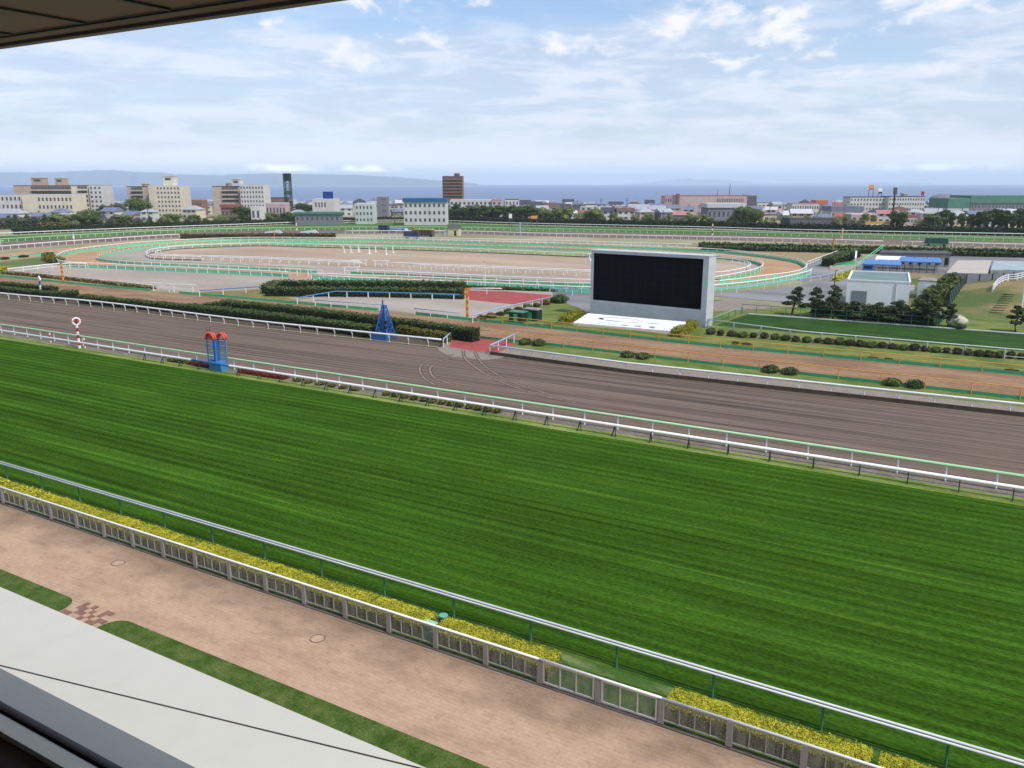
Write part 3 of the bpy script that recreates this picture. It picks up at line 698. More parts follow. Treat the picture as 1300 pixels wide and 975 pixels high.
# orange rails of the chip path
ou = smooth(gl([(608,408.5),(660,413.5),(720,420),(900,440),(1122,460.5),(1300,477)]) + [(24, 101.9)], 4)
rail('orange upper rail of the brown chip path with green kick board', ou, 1.1, m_orange, m_orange, 4.1, r=0.045, pr=0.05, board=(0.02, 0.42, m_green), low=(0.62, 0.03, m_orange))
ol = smooth(gl([(609,430),(720,441.5),(900,463),(1238,501),(1300,508)]) + [(24, 90.9)], 4)
rail('orange lower rail of the brown chip path behind the dirt verge', ol, 1.2, m_orange, m_orange, 4.1, r=0.05, pr=0.06, board=(0.02, 0.36, m_green), low=(0.55, 0.03, m_orange))
def board_fence(label, pts, h=0.45, m_=None):
    pts = smooth(pts, 5); L = pts[0]; rel = [(a-L[0], b-L[1]) for a, b in pts]
    b = thing('kick_board', label, 'board', (*L, 0), 'green kick boards along the chip path')
    M().board(rel, 0.02, h, 0.06).build('board', m_ or m_green, b)
    pm = M().box(-.04,-.04,0,.04,.04,h+.05).mesh('post', m_dkgreen)
    for x, y, a in resample(offset(rel, 0.1), 4)[:100]: put(pm, 'post', b, (x, y, 0), a)
board_fence('low green board along the chip path at the far left edge', gl([(-40,349.5),(0,351.5),(60,357.5),(130,364.5),(192,369.8)]))
board_fence('low green board along the chip path under the dry grass bank', gl([(228,372.6),(330,381.5),(400,388),(480,394.5)]))
board_fence('low green board along the chip path beside the grey sand plaza', gl([(528,399.5),(560,403),(606,408)]))

# ------------------------------------------------------------------ hedges beside the dirt course
HG = 'clipped hedges beside the dirt course'
def HH(t, px, z, w, h=None):
    hedge(t, smooth(gl(px, z), 3), w, h or z, 0.15, 60, l_hedge, l_hedge_core, group=HG, mo=l_hedge_shade)
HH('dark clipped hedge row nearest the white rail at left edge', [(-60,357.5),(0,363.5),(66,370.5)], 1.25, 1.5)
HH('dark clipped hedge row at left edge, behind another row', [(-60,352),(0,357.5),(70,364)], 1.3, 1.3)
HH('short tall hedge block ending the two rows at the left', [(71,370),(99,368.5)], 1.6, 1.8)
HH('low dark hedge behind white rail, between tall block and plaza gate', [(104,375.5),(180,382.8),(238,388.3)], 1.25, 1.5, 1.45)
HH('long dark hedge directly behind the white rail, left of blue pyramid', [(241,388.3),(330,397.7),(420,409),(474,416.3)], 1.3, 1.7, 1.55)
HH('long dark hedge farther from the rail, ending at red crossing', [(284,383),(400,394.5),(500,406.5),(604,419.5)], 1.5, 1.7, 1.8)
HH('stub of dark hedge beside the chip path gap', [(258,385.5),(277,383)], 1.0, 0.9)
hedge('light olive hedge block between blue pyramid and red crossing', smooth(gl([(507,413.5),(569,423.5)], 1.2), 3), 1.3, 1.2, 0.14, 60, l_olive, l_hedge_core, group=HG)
# ================================================================== INFIELD RAILS
rail('white outer rail of the far turf course in front of the dark hedge', F1, 1.2, m_white, m_white, 3.0, r=0.16, pr=0.06)
rail('pale green rail on white posts between far turf and far dirt', F2, 1.2, m_whitegreen, m_white, 3.0, r=0.17, pr=0.085)
rail('white rail along the far dirt course, left bend', F3a, 1.2, m_white, m_white, 3.0, r=0.14, pr=0.085)
rail('white rail along the far dirt course, middle stretch', F3b, 1.2, m_white, m_white, 3.0, r=0.14, pr=0.085)
rail('white rail along the far dirt course, right of the gap', F3c, 1.2, m_white, m_white, 3.0, r=0.14, pr=0.085)
rail('white rail over the brown strip behind the oval, middle of infield', smooth(gl([(443,298.7),(520,301),(600,303),(700,305.3),(780,307.4),(878,309.9)], T12), 5), 1.2, m_white, m_white, 3.0, r=0.11, pr=0.085)
rail('pale rail along the left brown path above the lawn', smooth(gl([(-40,332),(0,327.3),(40,322.5),(72,319)], .6), 5), 0.6, m_teal, m_teal, 4.0, r=0.06, pr=0.05, board=(0.02, 0.55, m_teal))
def cut(W, x0, x1, lower=True):
    """parts of a loop outside the opening between two photo columns"""
    return W
def arcpts(loop, i0, i1, n=6):
    """a stretch of an oval between two of its control points"""
    k = len(loop); idx = []; i = i0
    while True:
        idx.append(loop[i % k])
        if i % k == i1 % k: break
        i += 1
    return smooth(gl(idx, T12), n)
RR = dict(spacing=3.0, pr=0.08)
# outermost oval with teal boards (opening at the left front)
rail('white and teal rail of the outermost oval, from the front opening round the right end', arcpts(Rc, 9, 26), 1.2, m_white, m_white, r=0.11, board=(0.05, 0.75, m_teal), **RR)
rail('white and teal rail of the outermost oval, far side and left end', arcpts(Rc, 26, 8), 1.2, m_white, m_white, r=0.11, board=(0.05, 0.75, m_teal), **RR)
rail('white rail with green board on the middle oval, front and right end', arcpts(Rb, 6, 17), 1.2, m_white, m_white, r=0.11, board=(0.02, 0.7, m_green), **RR)
rail('pale green rail with teal board on the middle oval, far side and left end', arcpts(Rb, 17, 5), 1.2, m_whitegreen, m_white, r=0.11, board=(0.02, 0.6, m_teal), **RR)
rail('white rail of the innermost sand oval, far side', arcpts(Ra, 18, 30), 1.2, m_white, m_white, r=0.11, board=(0.02, 0.35, m_sill), **RR)
rail('white rail of the innermost sand oval, left end and front', arcpts(Ra, 30, 5), 1.2, m_white, m_white, r=0.11, **RR)
rail('white rail of the innermost sand oval, right of the front opening', arcpts(Ra, 6, 18), 1.2, m_white, m_white, r=0.11, **RR)
rail('second white rail just outside the sand oval at its left end and front', smooth(gl([(204,317.5),(197.5,319.5),(200,322.3),(215,323.3),(256,324.3),(330,326.4),(456,331.5)], T12), 6), 1.2, m_white, m_white, r=0.11, **RR)
rail('second white rail just outside the sand oval, right of the opening', smooth(gl([(484,332.8),(600,337.3),(700,341),(750,343)], T12), 6), 1.2, m_white, m_white, r=0.11, **RR)
rail('white rail with shrubs at its foot along the front of the ovals', smooth(gl([(405,350),(520,354.8),(620,359),(700,362.5),(750,364.3),(830,365.3),(909,361.5),(977,354.3),(1023,345),(1031,341)], T12), 6), 1.2, m_white, m_white, r=0.11, board=(0.05, 0.6, m_teal), **RR)
rail('pale blue rail between asphalt road and ovals, passing behind the screen', smooth(gl([(698,366.2),(750,367.6),(830,370),(905,366.3),(957,361),(1008,355),(1054,347.5),(1081,341)], T12), 6), 1.2, m_paleblue, m_white, spacing=4.2, r=0.08, pr=0.06)
rail('white rail on the diagonal slip road at the right infield', smooth(gl([(1025,333),(1045,325.5),(1063,318.8)], T12), 4), 1.3, m_white, m_white, spacing=3.5, r=0.1, pr=0.08, low=(0.7, 0.06, m_white))
rail('white rail around the corner of the left grey plaza', smooth(gl([(10,341.3),(40,338),(64,335.4),(87,334),(110,334.2)], T12), 3), 1.2, m_white, m_white, spacing=4.0, r=0.12, pr=0.07, low=(0.6, 0.05, m_white))
rail('white rail along the flowering border of the left plaza', smooth(gl([(14,343.5),(60,348),(110,353),(195,362)], .8), 4), 0.8, m_white, m_white, spacing=3.2, r=0.05, pr=0.05)
rail('pale blue rail beside the dry grass bank', gl([(253,369),(330,363.7),(335,363.6)], 1.1), 1.1, m_skyblue, m_white, spacing=4.2, r=0.1, pr=0.08)
rail('sky blue rail in front of the hedged enclosure', gl([(377,378),(426,369.8),(505,371.5),(583,374)], 1.1), 1.1, m_skyblue, m_white, spacing=4.0, r=0.09, pr=0.09)
rail('pale blue low rail along the front of the sand plaza', gl([(400,381),(486,387),(494,387.5)], 1.0), 1.0, m_paleblue, m_white, spacing=3.2, r=0.07, pr=0.07)
rail('pale blue rail rising diagonally past the red paving', gl([(600,400.5),(636,390.5),(700,377)], 1.1), 1.1, m_paleblue, m_white, spacing=3.0, r=0.09, pr=0.07)
rail('white bar rail standing at the top edge of the red paving', gl([(596,366),(618,366),(637,366.2)], 1.2), 1.2, m_white, m_white, spacing=3.2, r=0.1, pr=0.08)
rail('pale blue rail stub at plaza front near the orange ringed pole', gl([(526,391.5),(560,395),(583,397)], 1.0), 1.0, m_paleblue, m_white, spacing=3.2, r=0.08, pr=0.07)
# small white gate frames at the plaza mouth and at the oval openings
def gateframe(label, px, py, w=2.2, ang=0.0, h=1.5, flare=0.6):
    x, y = g(px, py); o = thing('gate_frame', label, 'gate', (x, y, 0), 'white gate frames on the infield', ang)
    for s in (-1, 1): M().bar((s*w/2, 0, 0), (s*w/2, 0, h), .16).build('post', m_white, o)
    m = M(); m.bar((-w/2-flare, 0, h+.06), (w/2+flare, 0, h+.06), .22, .14); m.build('top_bar', m_white, o)
    M().bar((-w/2, 0, h*.5), (w/2, 0, h*.5), .08).build('mid_bar', m_white, o)
gateframe('white gate frame at the right end of the flowering border', 205, 370, 4.0, .1)
gateframe('white gate frame at the left end of the pale blue bank rail', 233, 371.5, 4.0, .3)
gateframe('white gate frame left of the oval opening', 370, 350, 3.0, .2)
gateframe('white gate frame right of the oval opening, on brown track', 399, 352, 3.0, .2)
gateframe('white gate frame beside the sand oval opening, left side', 457, 338, 3.0, .5)
gateframe('white gate frame beside the sand oval opening, right side', 484, 339, 3.0, .5)
gateframe('white gate frame at the start of the green boarded oval', 446, 347.5, 3.0, .5)
# flowering border and shrubs
hedge('straw coloured flowering border along the left grey plaza', smooth(gl([(6,345.5),(60,350.3),(110,355.5),(194,364.8)], .4), 3), 1.6, 0.6, 0.2, 22, leaf_mat('straw_leaf', S(128,112,40), S(196,166,112), 1.2), l_hedge_core, name='flower_border', cat='flower bed')
hedge('yellow green shrub clump beside the left end of the ovals', smooth(gl([(61,326.5),(66,330),(75,332.5)], .5), 3), 3.0, 1.3, 0.3, 14, l_olive, l_hedge_core, name='shrub', cat='shrub')
hedge('yellow shrub at the left edge tip of the grey plaza', gl([(0,342.3),(6,342.3)], .6), 2.2, 1.2, 0.25, 18, l_yellow, l_yellow_core, name='shrub', cat='shrub')
HE = 'hedges of the infield enclosure'
hedge('dark hedge, front row of the U shaped enclosure', smooth(gl([(338,364.6),(460,365.4),(588,366.4)], 1.6), 3), 1.6, 1.6, 0.25, 26, l_hedge, l_hedge_core, group=HE, mo=l_hedge_shade)
hedge('dark hedge, back row of the U shaped enclosure', smooth(gl([(356,356.4),(460,356.6),(590,358)], 1.5), 3), 1.8, 1.5, 0.25, 26, l_hedge, l_hedge_core, group=HE, mo=l_hedge_shade)
hedge('dark hedge, short left side of the U shaped enclosure', gl([(352,358.3),(337,363.8)], 1.4), 1.8, 1.7, 0.25, 26, l_hedge, l_hedge_core, group=HE, mo=l_hedge_shade)
hedge('low dark hedge under the front row, behind sky blue rail', smooth(gl([(345,371.5),(430,371.8),(588,375.5)], .6), 3), 1.2, 0.8, 0.2, 30, l_hedge, l_hedge_core, group=HE, mo=l_hedge_shade)
x, y = g(345, 369); tag(put(bush_mesh(1.0, 1.3, .25, 160, leaf_mat('pink_blossom', S(190,90,96), S(120,120,60), 1.5), l_bush_core), 'shrub', None, (x, y, 0)), 'pink flowering shrub at the left end of the enclosure hedge', 'shrub')
hedge('long clipped hedge with russet top along the far dirt course, left', smooth(gl([(230,298.3),(330,297.6),(425,297.4)], 1.4), 4), 3.0, 1.5, 0.45, 7, leaf_mat('russet_leaf', S(70,66,28), S(112,92,44), .6), l_hedge_core)
hedge('long dark hedge behind the oval right end, nearer row', smooth(gl([(892,312.6),(1040,315.4),(1300,321.6),(1400,324)], 1.2), 4), 2.2, 1.25, 0.5, 7, l_hedge, l_hedge_core, mo=l_hedge_shade)
hedge('long dark hedge behind the oval right end, farther row', smooth(gl([(888,308.6),(1040,311.6),(1300,317.4),(1400,320)], 1.2), 4), 2.2, 1.3, 0.5, 7, l_hedge, l_hedge_core, mo=l_hedge_shade)
hedge('tall dark hedge behind the far turf course on the right', smooth(gl([(547,276.8),(630,279.5),(800,283.2),(930,285.5),(1040,289),(1300,293.8),(1420,296.5)], 1.8), 4), 3.5, 2.9, 0.65, 5, l_hedge_shade, l_hedge_core, mo=l_hedge_shade)
hedge('tall dark hedge behind the far turf course on the left', smooth(gl([(18,292.3),(90,289.3),(180,286),(260,283.5),(330,281.2),(394,279.3)], 1.6), 4), 3.5, 2.2, 0.6, 5, l_hedge_shade, l_hedge_core, mo=l_hedge_shade)
hedge('low dark hedge before the dormitory and stable shed', smooth(gl([(400,279.3),(470,278.4),(545,277.6)], 1.2), 4), 2.5, 2.0, .55, 6, l_hedge_shade, l_hedge_core)
hedge('pale clipped hedge on top of the left bend hedge', gl([(50,286.3),(80,285.2)], 2.0), 3.0, 3.0, 0.5, 6, l_olive, l_hedge_core)
hedge('sloping dark hedge beside the diagonal slip road', smooth(gl([(1051,330.5),(1068,324.5),(1086,318.5)], 1.6), 3), 3.0, 2.2, 0.4, 12, l_hedge, l_hedge_core, mo=l_hedge_shade)
hedge('yellow flowering hedge along the slip road near the warehouse', smooth(gl([(1060,353),(1072,348),(1084,342)], .7), 3), 1.1, .7, 0.3, 18, l_yellow, l_yellow_core)
hedge('row of green shrubs at the foot of the front oval rail', smooth(gl([(590,364.2),(670,367.2),(750,369.3)], .3), 3), 1.4, 0.55, 0.25, 16, leaf_mat('fresh_leaf', S(66,96,36), S(104,132,60), 1), l_hedge_core, name='shrub_row', cat='shrubs')
# ------------------------------------------------------------------ bushes
bushA = bush_mesh(0.75, 0.75, 0.13, 420, l_bush, l_bush_core); bushB = bush_mesh(0.85, 0.8, 0.13, 460, l_hedge, l_hedge_core)
bushC = bush_mesh(1.5, 1.5, 0.2, 420, l_hedge, l_hedge_core); tuft = bush_mesh(0.42, 0.5, 0.09, 200, l_olive, l_bush_core)
ORD = ['first','second','third','fourth','fifth','sixth','seventh','eighth','ninth','tenth','eleventh','twelfth','thirteenth','fourteenth','fifteenth','sixteenth','seventeenth','eighteenth','nineteenth']
TENS = {2:'twenty',3:'thirty',4:'forty',5:'fifty',6:'sixty',7:'seventy',8:'eighty',9:'ninety'}
def ordn(i):
    if i < 19: return ORD[i]
    i += 1
    if i >= 100: return 'hundred and ' + ordn(i-101) if i > 100 else 'hundredth'
    t, u = divmod(i, 10)
    return TENS[t] + '-' + ORD[u-1] if u else TENS[t][:-1] + 'ieth'
for i, (px, py) in enumerate([(667,437.5),(684,439),(978,473),(1003,475.5),(797,453.5),(816,455.5),(1132,489.5),(1161,492.5)]):
    x, y = g(px, py); w_ = ['nearest the red crossing','second from the red crossing','left one of the middle pair','right one of the middle pair','left one of the pair below the screen','right one of the pair below the screen','left one of the last pair','right one of the last pair'][i]
    tag(put(bushB, 'bush', None, (x, y, 0), i*1.3, (1, 1, 1+.1*math.sin(i))), 'dark round clipped bush on the dirt verge, '+w_, 'bush', 'clipped bushes on the dirt verge')
for i in range(30):
    px = 902 + i*13.6; py = 424.5 + (px-900)*0.0805; x, y = g(px, py)
    s = random.uniform(.62, .95)
    tag(put(bushA if i % 3 else bushB, 'bush', None, (x, y+random.uniform(-.3,.3), 0), i*2.1, (s, s, random.uniform(.85, 1.2))), 'brownish clipped bush along the white lawn fence, %s from the left' % ordn(i), 'bush', 'bushes along the lawn fence')
for i in range(9):
    t = i/8; px = 612 + t*92; py = 406.5 - t*22.5; x, y = g(px, py); s = random.uniform(.8, 1.1)
    tag(put(bushB if i % 2 else bushA, 'bush', None, (x, y, 0), i*1.7, (s, s, s)), 'small dark bush under the diagonal pale blue rail, %s from the left' % ordn(i), 'bush', 'bushes under the diagonal rail')
x, y = g(711, 384.5); tag(put(bushC, 'bush', None, (x, y, 0)), 'large dark round bush at the top of the diagonal rail', 'bush')
for i, (px, py) in enumerate([(681,414),(694,415),(934,437),(948,438.5),(1108,455.5),(1128,457.5),(1284,471.5)]):
    x, y = g(px, py); tag(put(bushA, 'bush', None, (x, y, 0), i, (.9, .6, .45)), 'low flat shrub beside the upper orange rail, %s from the left' % ordn(i), 'shrub', 'low shrubs beside the orange rail')
for i, (px, py) in enumerate([(5,336.5),(30,333.8),(62,330.3)]):
    x, y = g(px, py-7); tag(put(bushA, 'bush', None, (x, y, 0), i, (1.8, 1.8, 1)), 'dark low bush beside the left lawn path, %s from the left' % ordn(i), 'shrub', 'low bushes on the left lawn')
for i in range(13):
    px = 497 + i*11.2 + random.uniform(-1, 1); py = 499.5 + i*2.05; x, y = g(px, py)
    tag(put(tuft, 'bush', None, (x, 60.7 + random.uniform(-.1, .1), 0), i, (1, 1, random.uniform(.8, 1.2))), 'little golden bush behind the turf rail, %s from the left' % ordn(i), 'bush', 'little bushes behind the turf rail')
for i in range(6):
    px = 395 + i*13; py = 479 + i*2.7; x, y = g(px, py)
    tag(put(tuft, 'bush', None, (x, 60.7, 0), i*2, (1.3, 1, .7)), 'low olive tuft behind the turf rail near red flower beds, %s from left' % ordn(i), 'bush', 'olive tufts behind the turf rail')
for i, (a, b, t) in enumerate([(-76.6, -73.6, 'left of the arched finish post'), (-69.3, -62.6, 'right of the arched finish post')]):
    hedge('dark red flower bed at the turf edge, ' + t, [(a, 60.75), (b, 60.75)], 1.0, 0.32, 0.12, 90, l_red, l_bush_core, name='flower_bed', cat='flower bed', group='red flower beds by the finish post')
hedge('olive low shrubs beside the arched finish post', [(-81, 60.8), (-77, 60.8)], .9, .35, .13, 70, l_olive, l_bush_core, name='shrub', cat='shrub')

# ================================================================== POLES AND TOWERS BY THE COURSE
# arched blue and coral finish post on the turf
x, y = g(275, 469); ap = thing('finish_post', 'blue winning post with two coral arches beside the turf', 'post', (x, 60.2, 0))
M().box(-.42,-.42,0,-.02,.42,1.15,0).build('plinth', m_skyblue, ap)
M().box(.12,-.5,0,1.5,.5,1.05,0).build('plinth', m_skyblue, ap)
H0, HT = 1.0, 3.5
for n_, (xa, xb, yy) in enumerate(((-.55, .72, -.35), (.45, 1.6, .35))):
    for xx in (xa, xb): M().bar((xx, yy, H0), (xx, yy, HT), .1).build('upright', m_skyblue, ap)
    for k in range(9): M().bar((xa, yy, H0+.25+k*.27), (xb, yy, H0+.25+k*.27), .075).build('rung', m_skyblue, ap)
    cx, rr = (xa+xb)/2, (xb-xa)/2
    for dy in (-.14, .14): M().tube([(cx-rr*math.cos(R(180*i/14)), yy+dy, HT+rr*1.1*math.sin(R(180*i/14))) for i in range(15)], .12, n=8).build('arch', m_coral, ap, smooth=True)
    if n_ == 0:
        m = M(); pp = [(cx-rr*.9*math.cos(R(180*i/14)), HT+rr*1.0*math.sin(R(180*i/14))) for i in range(15)]
        m.add([(a, yy-.05, b) for a, b in pp] + [(a, yy+.05, b) for a, b in pp], [tuple(range(15)), tuple(range(29, 14, -1))] + [(i, 15+i, 16+i, i+1) for i in range(14)]); m.build('arch_panel', m_coral, ap)
M().box(.30,-.28,.9,.54,.28,3.6).build('centre_board', m_blue, ap)
M().tube([(-.4,-.3,4.1),(-.55,-.3,4.75)], .02, n=4).tube([(0,-.3,4.2),(0,-.3,4.8)], .02, n=4).build('antenna', m_sill_dk, ap)
# dirt finish tower: blue lattice pyramid
x, y = g(486, 431); bt = thing('lattice_tower', 'blue lattice pyramid tower behind the dirt inner rail', 'tower', (x, y+.5, 0))
HB = 4.5; leg = lambda sx, sy, z: ((sx*1.12)*(1-z/HB*.82), (sy*.95)*(1-z/HB*.82), z)
for sx, sy in ((-1,-1),(1,-1),(1,1),(-1,1)): M().bar(leg(sx,sy,0), leg(sx,sy,HB), .15).build('leg', m_blue, bt)
m = M()
for k in range(6):
    z0, z1 = HB*k/6, HB*(k+1)/6
    for (a, b) in (((-1,-1),(1,-1)), ((1,-1),(1,1)), ((1,1),(-1,1)), ((-1,1),(-1,-1))):
        m.bar(leg(*a,z1), leg(*b,z1), .07); m.bar(leg(*a,z0), leg(*b,z1), .06); m.bar(leg(*b,z0), leg(*a,z1), .06)
m.build('bracing', m_blue, bt)
M().box(-.35,-.14,.0,.35,.14,HB*.78).build('centre_board', m_blue, bt)
M().box(-1.25,-1.2,0,1.15,-1.02,.95).build('base_panel', m_blue, bt)
M().bar((-.2,0,HB),(-.2,0,HB+.7),.14).build('top_pin', m_blue, bt)
M().box(.5,-.9,2.2,.9,-.6,2.6).build('lamp_box', m_black, bt); M().box(.5,-.9,1.5,.9,-.6,1.9).build('lamp_box', m_black, bt)
M().tube([(-1.6, .4, 2.4), (-.45, .1, 4.0)], .06, n=5).build('red_pipe', m_coral, bt)
def striped(label, px, py, h, r, cols, n, ring=None, name='distance_pole', wx=None, wy=None, square=False):
    x, y = g(px, py); x = wx if wx is not None else x; y = wy if wy is not None else y
    o = thing(name, label, 'pole', (x, y, 0), 'distance poles round the courses')
    for k, c in enumerate(cols):
        m = M()
        for i in range(n):
            if i % len(cols) == k: m.tube([(0,0,h*i/n), (0,0,h*(i+1)/n)], r, n=10)
        m.build('pole_band', c, o)
    if ring:
        co, ci, rr = ring; m = M()
        ph = math.atan2(-y, -x); ux, uy = -math.sin(ph), math.cos(ph); zc = h + rr*.9; N_ = 24; pts = []
        m.tube([(ux*rr*math.cos(6.2832*i/N_), uy*rr*math.cos(6.2832*i/N_), zc+rr*math.sin(6.2832*i/N_)) for i in range(N_+1)], rr*.26, n=8, caps=False)
        m.build('ring', co, o, smooth=True)
        m = M(); m.bar((0, 0, zc-rr*.7), (0, 0, zc+rr*.7), rr*.5, rr*.5); m.build('mark', ci, o)
    return o
striped('red and white striped pole with white ring at turf edge', 107, 441.5, 3.05, .15, [m_white, m_red], 7, (m_white, m_red, .42), wy=60.0)
for dx, hh in ((-4.6, 1.35), (2.6, 1.3)):
    pass
striped('short red and white marker left of the ringed pole', 81, 432, 1.25, .09, [m_white, m_red], 5, wy=60.6)
striped('short red and white marker right of the ringed pole', 123, 439, 1.25, .09, [m_white, m_red], 5, wy=60.6)
striped('orange and yellow striped pole with orange ring beside the chip path', 593.5, 406, 3.9, .2, [m_yellow, m_orange2], 8, (m_orange2, m_yellow, .45))
striped('orange and yellow striped pole by the left plaza border', 80.5, 358, 4.2, .22, [m_orange2, m_yellow], 9)
striped('white pole with square top on the far turf, left', 376.5, 293, 4.4, .22, [m_white, m_coral], 4)
striped('pale blue pole beside the far rail, middle', 660, 296.5, 4.6, .3, [m_paleblue], 2)
striped('red and white pole beside the far rail, above the screen', 904, 299, 4.6, .22, [m_white, m_red], 5)
striped('cream pole beside the far rail, right of the screen', 1068.5, 304, 4.0, .3, [mat('cream_paint', S(226,216,176), .5, .05), m_orange], 3)
striped('orange pole in the far hedge, left', 348.5, 303.5, 2.8, .2, [m_coral], 2)
striped('orange pole with yellow head near the right slip road', 1057.5, 319, 4.0, .22, [m_yellow, m_orange2], 4)
striped('pale blue and white pole on the far left bend', 94, 307, 3.4, .3, [m_paleblue, m_white], 3)
striped('yellow pole in front of the far turf, middle', 525.5, 292, 3.0, .25, [m_yellow], 2)
# blue arrow marker
x, y = g(52, 372); am = thing('arrow_marker', 'white arrow shaped marker with blue stem above left hedge', 'marker', (x, y, 0))
M().box(-.16,-.1,0,.16,.1,2.6).build('stem', m_white, am)
M().box(-.165,-.105,1.5,.165,.105,2.3).build('blue_band', m_blue, am)
hd = M(); hd.add([(-.5,-.1,2.5),(.5,-.1,2.5),(0,-.1,3.25),(-.5,.1,2.5),(.5,.1,2.5),(0,.1,3.25)], [(0,1,2),(5,4,3),(0,3,4,1),(1,4,5,2),(2,5,3,0)]); hd.build('arrow_head', m_white, am)
# light mast at x 753
x, y = g(615.8, 366); lm = thing('light_mast', 'slim white mast standing in front of the sand oval', 'mast', (x, y, 0))
M().tube([(0,0,0),(0,0,5.2)], [.1,.06], n=8).build('pole', m_white, lm); M().box(-.3,-.15,5.2,.3,.15,5.35).build('lamp_head', m_alu, lm)
# jump standards on the arena
for i, (px, py) in enumerate([(436.5,321),(446,321.5),(455.5,320.3),(469,322.5),(477,320.3),(490.3,323.5),(498.5,321.5)]):
    x, y = g(px, py); o = thing('jump_standard', 'white jump standard on the sand oval, %s from the left' % ordn(i), 'jump stand', (x, y, 0.08), 'white jump standards on the arena', i*.5)
    M().box(-.22,-.12,0,-.06,.12,2.0).box(.06,-.12,0,.22,.12,1.3).box(-.06,-.05,.2,.06,.05,.4).box(-.06,-.05,.7,.06,.05,.9).build('stand', m_white, o); M().box(-.55,-.35,0,.55,.35,.12).build('foot', m_white, o)
x, y = g(747.5, 337); o = thing('jump_standard', 'white cross braced jump stand beside the screen left edge', 'jump stand', (x, y, 0.08))
M().bar((-.9,0,0),(.1,0,2.6),.3).bar((.9,0,0),(-.2,0,2.6),.3).build('legs', m_white, o); M().box(-.7,-.1,.9,.7,.1,1.1).build('bar', m_white, o)
# starting gate, tractor, van, hut on the far infield
x, y = g(537, 300.5); sg = thing('starting_gate', 'grey starting gate with yellow roof bar on the far infield', 'starting gate', (x, y, 0), rotz=R(12))
for k in range(8): M().box(-4.2+k*1.2,-1.4,.3,-4.08+k*1.2,1.4,2.6).build('stall_wall', m_sill, sg)
M().box(-4.4,-1.1,2.62,4.5,1.1,3.0).build('roof_bar', paint('faded_yellow', S(214,196,110)), sg); M().box(-4.5,-.7,3.02,-3.4,.7,3.4).build('motor_box', m_sill, sg)
for sx in (-4, 4):
    M().tube([(sx,-1.6,.5),(sx,-1.2,.5)], .5, n=12).build('wheel', m_black, sg)
def truck(name, label, px, py, body, L=5.5, W=2.1, Hh=2.2, rz=0.3, cat='truck', cab=True, z=0.02):
    x, y = g(px, py); o = thing(name, label, cat, (x, y, z), rotz=rz)
    m = M(); m.box(-L/2,-W/2,.45,L/2 if not cab else L*.18,W/2,Hh); m.build('body', body, o)
    if cab:
        c = M(); c.add([(L*.2,-W/2,.45),(L/2,-W/2,.45),(L/2,W/2,.45),(L*.2,W/2,.45),(L*.2,-W/2,Hh),(L*.40,-W/2,Hh),(L*.40,W/2,Hh),(L*.2,W/2,Hh)], [(3,2,1,0),(4,5,6,7),(0,1,5,4),(1,2,6,5),(2,3,7,6),(3,0,4,7)]); c.build('cab', body, o)
        M().box(L*.25,-W/2-.01,Hh*.62,L*.39,W/2+.01,Hh*.9).build('window', m_black, o)
    for sx in (-L*.32, L*.32):
        for sy in (-1, 1): M().tube([(sx, sy*W*.36, .42),(sx, sy*W*.5, .42)], .42, n=12).build('wheel', m_black, o)
    return o
m_navy = paint('navy_paint', S(48,66,98))
truck('tractor', 'dark blue tractor left of the starting gate', 523, 303, m_navy, 6, 2.4, 2.8, .5, 'tractor')
truck('van', 'dark navy van on the far infield, left of the starting gate', 488, 295, m_navy, 4.6, 2.0, 3.0, .2, 'van')
for px, py, lab in ((349, 297.5, 'left one'), (394, 297.3, 'right one')):
    x, y = g(px, py); o = thing('rail_wing', 'white sloping rail wing behind the russet hedge, ' + lab, 'rail wing', (x, y, 0), rotz=.12)
    w_ = M(); w_.add([(-5,-.1,.5),(4.2,-.1,.5),(4.2,.1,.5),(-5,.1,.5),(-5,-.1,.9),(2.4,-.1,1.9),(2.4,.1,1.9),(-5,.1,.9)], [(3,2,1,0),(4,5,6,7),(0,1,5,4),(1,2,6,5),(2,3,7,6),(3,0,4,7)]); w_.build('panel', m_white, o)
    for sx in (-4.6, -1, 2.2): M().box(sx-.1,-.08,0,sx+.1,.08,.52).build('post', m_white, o)
truck('truck', 'blue and white low truck on the far infield strip', 506, 294.5, m_paleblue, 9, 2.4, 1.6, .1, 'truck')
x, y = g(577, 299); hu = thing('hut', 'small cream hut with grey gable roof on the far infield', 'hut', (x, y, 0), rotz=R(20))
M().box(-2.2,-1.8,0,2.2,1.8,2.9).build('wall', mat('cream_wall', S(232,220,178), .8, .08), hu)
rf = M(); rf.add([(-2.5,-2.1,2.9),(2.5,-2.1,2.9),(2.5,2.1,2.9),(-2.5,2.1,2.9),(-2.5,0,4.2),(2.5,0,4.2)], [(0,1,5,4),(2,3,4,5),(0,4,3),(1,2,5),(3,2,1,0)]); rf.build('roof', m_sill, hu)
M().box(-3.9,-1.4,0,-2.22,1.4,2.2).build('annex', m_alu, hu); M().box(.3,-1.83,0,1.2,-1.79,2.0).build('door', m_sill_dk, hu)
x, y = g(1188, 312.3); o = thing('covered_machine', 'dark green tarpaulin covered machine by the far right rail', 'machine', (x, y, 0), rotz=R(8))
tm = M(); tm.add([(-3.6,-1.3,.9),(3.6,-1.3,.9),(3.6,1.3,.9),(-3.6,1.3,.9),(-3.2,-1,2.6),(3.2,-1,2.6),(3.2,1,2.6),(-3.2,1,2.6)], [(3,2,1,0),(4,5,6,7),(0,1,5,4),(1,2,6,5),(2,3,7,6),(3,0,4,7)]); tm.build('tarpaulin', m_dkgreen, o)
M().box(-3.4,-1.1,.3,3.4,1.1,.89).build('chassis', m_green, o)
